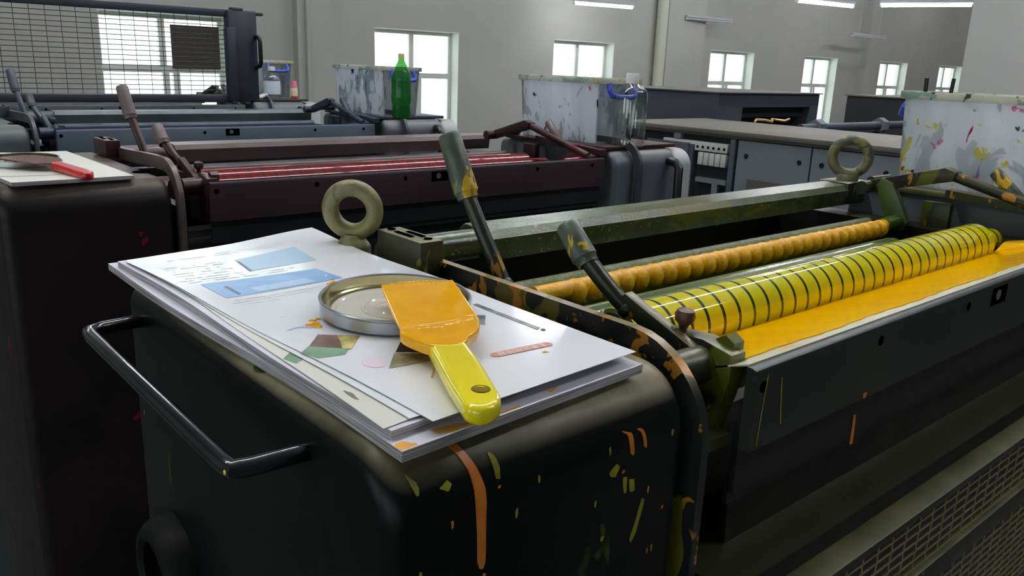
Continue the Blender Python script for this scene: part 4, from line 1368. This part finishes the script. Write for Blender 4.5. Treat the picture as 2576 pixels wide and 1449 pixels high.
# ------------------------------------------------------------------ on the red unit cover
rb = sheet('paper_stack', [(.235, 1.445), (.416, 1.452), (.406, 1.86), (.20, 1.86)], 1.2966, .0062, M_['paper2'], 'grimy paper stack under the red-handled scraper at the left edge', None, 0.0, edge_mat=M_['pedge'], cat='paper stack')
sheet('paper_sheet', [(.20, 1.52), (.362, 1.50), (.395, 1.83), (.235, 1.88)], 1.2974, .0005, M_['paper2'], 'loose cream sheet on the left paper stack under the red-handled scraper', None, 0.0)
tin_lid((.292, 1.662, 1.2985), .058, .012, (0, -.02, 1), M_['olive_tin'], M_['tin_out'], 'olive ink tin lid under the dark red scraper blade at left')
zr = lambda x, y: 1.3060 + .008 * max(0, min(1, (y - 1.45) / .14))
scraper(smooth_closed([(.247, 1.645), (.262, 1.590), (.288, 1.556), (.311, 1.545), (.327, 1.550), (.338, 1.575), (.337, 1.612), (.303, 1.668)], 1),
        smooth_closed([(.309, 1.556), (.330, 1.560), (.345, 1.505), (.356, 1.462), (.353, 1.447), (.345, 1.440), (.336, 1.442), (.330, 1.455), (.322, 1.500)], 2), zr, M_['ink_red'], M_['rplastic'], 'red-handled scraper with dark red ink on its blade at the left edge', (.34, 1.45, 1.298))


# ------------------------------------------------------------------ storage boxes on the drive side
def storage_box(x0, y0, y1, zb, zt, m, label, wx=.155, clear_from=None):
    """tapered tub: long paint-daubed sides, clear end towards the viewer, blue clasps at the ends"""
    r = thing('storage_box', (x0 + wx / 2, (y0 + y1) / 2, zb), label, 'box')
    tp = .008

    def quad(mb, a, b2, c_, d_, t):
        vs = [mb.bm.verts.new(v) for v in (a, b2, c_, d_)]
        mb.bm.faces.new(vs)
    x1 = x0 + wx
    t = .003
    side = MB()
    # long walls (x = x0, x = x1) and far end and bottom, as slabs with a slight taper
    def slab(mb, p, n_):
        P0 = [Vector(v) for v in p]
        P1 = [v + Vector(n_) * t for v in P0]
        a = [mb.bm.verts.new(v) for v in P0]
        b2 = [mb.bm.verts.new(v) for v in P1]
        mb.bm.faces.new(a)
        mb.bm.faces.new(b2[::-1])
        for i in range(4):
            mb.bm.faces.new((a[i], b2[i], b2[(i + 1) % 4], a[(i + 1) % 4]))
    B = lambda x, y, z: (x + (tp if x == x0 else -tp) * (zt - z) / (zt - zb), y + (tp if y == y0 else -tp) * (zt - z) / (zt - zb), z)
    slab(side, [B(x0, y0, zb), B(x0, y1, zb), B(x0, y1, zt), B(x0, y0, zt)], (1, 0, 0))
    slab(side, [B(x1, y0, zb), B(x1, y1, zb), B(x1, y1, zt), B(x1, y0, zt)], (-1, 0, 0))
    slab(side, [B(x0, y1, zb), B(x1, y1, zb), B(x1, y1, zt), B(x0, y1, zt)], (0, -1, 0))
    slab(side, [B(x0, y0, zb), B(x1, y0, zb), B(x1, y1, zb), B(x0, y1, zb)], (0, 0, 1))
    side.build('tub', m, r, False)
    e = MB()
    slab(e, [B(x0, y0, zb), B(x1, y0, zb), B(x1, y0, zt), B(x0, y0, zt)], (0, 1, 0))
    e.build('clear_end', M_['box_clear'], r, False)
    rim = MB()
    rim.box(x0 - .006, x1 + .006, y0 - .008, y0 + .003, zt - .006, zt + .008, .002)
    rim.box(x0 - .006, x1 + .006, y1 - .003, y1 + .008, zt - .006, zt + .008, .002)
    rim.box(x0 - .008, x0 + .003, y0 - .004, y1 + .004, zt - .007, zt + .0075, .002)
    rim.box(x1 - .003, x1 + .008, y0 - .004, y1 + .004, zt - .007, zt + .0075, .002)
    rim.build('rim', M_['rim'], r)
    for s_, yy in ((-1, y0), (1, y1)):
        h = MB()
        xa, xb = x0 + wx * .22, x0 + wx * .80
        o_ = s_ * .012
        h.tube([(xa, yy + o_ * .2, zt - .006), (xa - .005, yy + o_, zt - .024), (xa, yy + o_ * 1.4, zt - .036), (xa + .02, yy + o_ * 1.6, zt - .040), (xb - .02, yy + o_ * 1.6, zt - .040), (xb, yy + o_ * 1.4, zt - .036), (xb + .005, yy + o_, zt - .024), (xb, yy + o_ * .2, zt - .006)], .0070, 10)
        h.build('clasp', M_['bluep'], r)
    return r


storage_box(1.60, .375, .722, 1.3035, 1.472, M_['box_y'], 'white paint-daubed plastic box with pink and yellow smears at the right edge')
storage_box(1.60, .418 + P, .727 + P, 1.3035, 1.466, M_['box_r'], 'white plastic box with black specks behind the clear jug')
storage_box(1.60, .372 + 2 * P, .722 + 2 * P, 1.3035, 1.468, M_['box_b'], 'paint-streaked white plastic box behind the green bottle')
storage_box(1.695, 3.80, 4.12, 1.3035, 1.468, M_['box_b'], 'small-looking distant plastic box with blue clasp beside the mesh guard')
# things poking out of the near box
# ------------------------------------------------------------------ bottles
b = NB('green_clear_plastic')
b.b.inputs['Base Color'].default_value = (0.03, 0.22, 0.05, 1)
b.b.inputs['Roughness'].default_value = 0.12
tr_ = b.n('ShaderNodeBsdfTransparent')
tr_.inputs[0].default_value = (0.30, 0.66, 0.28, 1)
mx_ = b.n('ShaderNodeMixShader')
mx_.inputs[0].default_value = 0.45
b.l(tr_.outputs[0], mx_.inputs[1])
b.l(b.b.outputs[0], mx_.inputs[2])
b.l(mx_.outputs[0], b.out.inputs['Surface'])
M_['gbottle'] = b.m
M_['liquid'] = mat('dark_green_solvent', rgb(16, 70, 20), 0.1, 0)


def bottle(loc, prof, m, label, cap, capm, extra=None):
    r = thing('bottle', loc, label, 'bottle')
    MB().lathe(prof, loc, seg=36).build('bottle_body', m, r)
    MB().lathe(cap, loc, seg=28).build('cap', capm, r)
    return r


gb = bottle((1.60, 2.455, 1.3035), [(0, .001), (.024, 0), (.030, .004), (.0325, .02), (.0310, .045), (.0345, .062), (.0350, .075), (.0335, .092), (.0340, .12), (.0350, .128), (.0340, .140), (.025, .165), (.0140, .188), (.0100, .197), (.0100, .204)],
            M_['gbottle'], 'tall green plastic bottle with yellow cap beside the streaked box', [(0, .218), (.0098, .218), (.0105, .216), (.0105, .202), (0, .202)], M_['capy'])
MB().lathe([(0, .002), (.0285, .004), (.0305, .02), (.0295, .045), (0, .046)], (1.60, 2.455, 1.3035), seg=32).build('liquid', M_['liquid'], gb)
jg = bottle((1.665, 1.463, 1.3035), [(0, .001), (.038, 0), (.043, .005), (.043, .02), (.041, .026), (.043, .032), (.043, .130), (.040, .142), (.031, .151), (.020, .156), (.016, .162)],
            M_['jug'], 'clear plastic jug with white cap on the red unit side cover', [(0, .186), (.015, .186), (.017, .183), (.017, .160), (0, .160)], M_['capw'])
pk = bottle((1.82, 3.72, 1.3035), [(0, 0), (.0150, 0), (.0160, .003), (.0160, .012)], M_['redp'], 'small pink bottle with cream label beside the distant box', [(0, .082), (.010, .082), (.012, .078), (.012, .066), (.0165, .056), (.0165, .05), (0, .05)], M_['pinkp'])
MB().lathe([(.0160, .012), (.0165, .014), (.0165, .050), (.0160, .052)], (1.82, 3.72, 1.3035), seg=24).build('bottle_label', M_['label_c'], pk)
wb = bottle((1.715, 3.735, 1.3035), [(0, 0), (.036, 0), (.038, .004), (.038, .085), (.030, .105), (.014, .118), (.013, .128)], M_['jug'], 'squat clear bottle with white label in front of the distant box', [(0, .146), (.015, .146), (.016, .142), (.016, .126), (0, .126)], M_['capw'])
MB().lathe([(.0385, .02), (.0388, .022), (.0388, .078), (.0385, .08)], (1.715, 3.735, 1.3035), seg=24).build('bottle_label', mat('pale_blue_label', rgb(206, 218, 230), .5), wb)
rg = MB()
for i in range(9):
    rg.sphere((1.640 + .010 * (i % 3), 3.71 - .012 * (i // 3), 1.311 + .004 * ((i * 7) % 3)), .010, 10, (1.2, 1, .8))
tag(rg.build('rag', M_['rag']), 'crumpled white tissue beside the distant box', 'tissue')

# ------------------------------------------------------------------ grey machine row in the background
mr = thing('machine_cabinet', (3.5, 1.9, FZ), 'long grey machine cabinet with two doors and an open fuse bay', 'machine')
MB().box(3.02, 3.60, 1.0, 2.69, FZ, 1.232).build('cabinet_body', M_['gmach_bk'], mr, False)
MB().box(2.985, 3.66, .95, 2.70, 1.243, 1.263, .003).box(2.997, 3.64, .96, 2.695, 1.232, 1.243).build('cabinet_top', M_['gmach_top'], mr)
for y0, y1 in ((1.01, 1.33), (1.335, 1.680), (1.686, 2.022)):
    d_ = MB().box(3.0, 3.018, y0, y1, .3, 1.228, .002).build('door', M_['gmach'], mr)
    for yy in ((y0 + .045, y1 - .045)):
        MB().lathe([(0, .006), (.008, .006), (.010, .003), (.010, 0)], (3.0, yy, 1.166), (-1, 0, 0), 16).build('knob', M_['blkplastic'], d_)
    if y1 > 2:
        MB().box(2.997, 3.0, 1.755, 1.960, .98, 1.072).build('name_plate', M_['greyplate'], d_, False)
MB().box(2.99, 3.02, 2.03, 2.055, .3, 1.23, .002).box(2.985, 3.02, 2.24, 2.262, .3, 1.19).build('bay_post', M_['gmach_dk'], mr)
MB().box(2.975, 2.99, 2.262, 2.50, .3, 1.195, .002).build('open_door', M_['gmach_dk'], mr)
br = MB()
br.box(2.995, 3.02, 2.07, 2.42, 1.165, 1.205, .002)
br.build('terminal_strip', M_['breaker'], mr)
for i in range(5):
    MB().box(2.992, 3.02, 2.072 + i * .030, 2.098 + i * .030, 1.105, 1.160, .003).build('fuse_block', M_['breaker'], mr)
hb = MB()
for i in range(6):
    hb.cyl((2.993, 2.085 + i * .028, 1.182), (2.9955, 2.085 + i * .028, 1.182), .006, seg=10)
hb.build('terminal_hole', M_['black_hole'], mr)
MB().box(2.992, 3.02, 2.32, 2.36, 1.207, 1.231, .002).build('bay_fitting', M_['gmach'], mr)
MB().box(2.992, 3.02, 2.06, 2.22, 1.03, 1.05).box(2.992, 3.02, 2.10, 2.13, .90, 1.03).build('bay_fitting', M_['gmach'], mr)

hd = thing('machine_hood', (4.4, 3.0, FZ), 'dark slate machine hood with a long slot behind the grey cabinets', 'machine')
hm = MB()
hm.box(3.8, 4.03, 2.714, 3.6, FZ, 1.392).box(4.03, 4.745, 2.714, 3.6, 1.316, 1.392).box(4.745, 4.84, 2.714, 3.6, FZ, 1.392).box(4.03, 4.745, 3.0, 3.6, FZ, 1.316).box(4.03, 4.745, 2.714, 3.0, FZ, 1.18)
hm.build('hood_shell', M_['gmach_dk'], hd, False)
MB().box(4.03, 4.745, 2.76, 2.78, 1.255, 1.316).build('slot_flap', M_['gmach_bk'], hd, False)
MB().box(3.79, 4.85, 2.70, 3.61, 1.392, 1.398).build('hood_top', M_['gmach_top'], hd, False)
o2 = thing('machine_hood', (7.3, 3.0, FZ), 'dark box-shaped machine hood left of the white column', 'machine')
MB().box(6.68, 8.0, 2.55, 3.5, FZ, 1.352, .01).build('hood_shell', M_['gmach_bk'], o2)
MB().box(6.67, 8.01, 2.54, 3.51, 1.352, 1.362).build('hood_top', M_['gmach_top'], o2, False)
rp = thing('guide_roller', (4.5, 2.3, 1.2), 'long dark roller bar with hexagonal collars on top of the grey machine', 'roller')
MB().cyl((3.95, 2.3, 1.235), (5.3, 2.3, 1.235), .022, seg=18).build('roller_bar', M_['gmach_dk'], rp)
for x in (4.12, 4.83):
    MB().cyl((x - .03, 2.3, 1.235), (x + .03, 2.3, 1.235), .045, seg=6).build('collar', M_['gmach'], rp)
MB().box(4.07, 4.17, 2.27, 2.33, FZ, 1.2).box(4.80, 4.86, 2.27, 2.33, FZ, 1.2).build('roller_stand', M_['gmach_dk'], rp, False)

for x, y, dx, lab in ((1.64, .700, -.012, 'short dark tool handle sticking out of the right edge box, nearer its corner'), (1.70, .685, .012, 'second dark tool handle leaning out of the right edge box')):
    tag(MB().tube([(x, y, 1.40), (x + dx * .5, y, 1.45), (x + dx, y, 1.505)], .0038, 8).build('tool_handle', M_['blkplastic']), lab, 'tool')
cp = [(4.02 + .05 * i + .0, 2.52 + .02 * sin(i * 1.7), 1.275 + .012 * abs(sin(i * 1.1))) for i in range(9)]
tag(MB().tube([((x - 4.02) * .8 + 3.50, y - .24, z) for x, y, z in cp], .006, 8).build('cable', mat('golden_cable', rgb(196, 160, 90), .3, .3)), 'thin golden cable lying on top of the grey machine under the hood slot', 'cable')
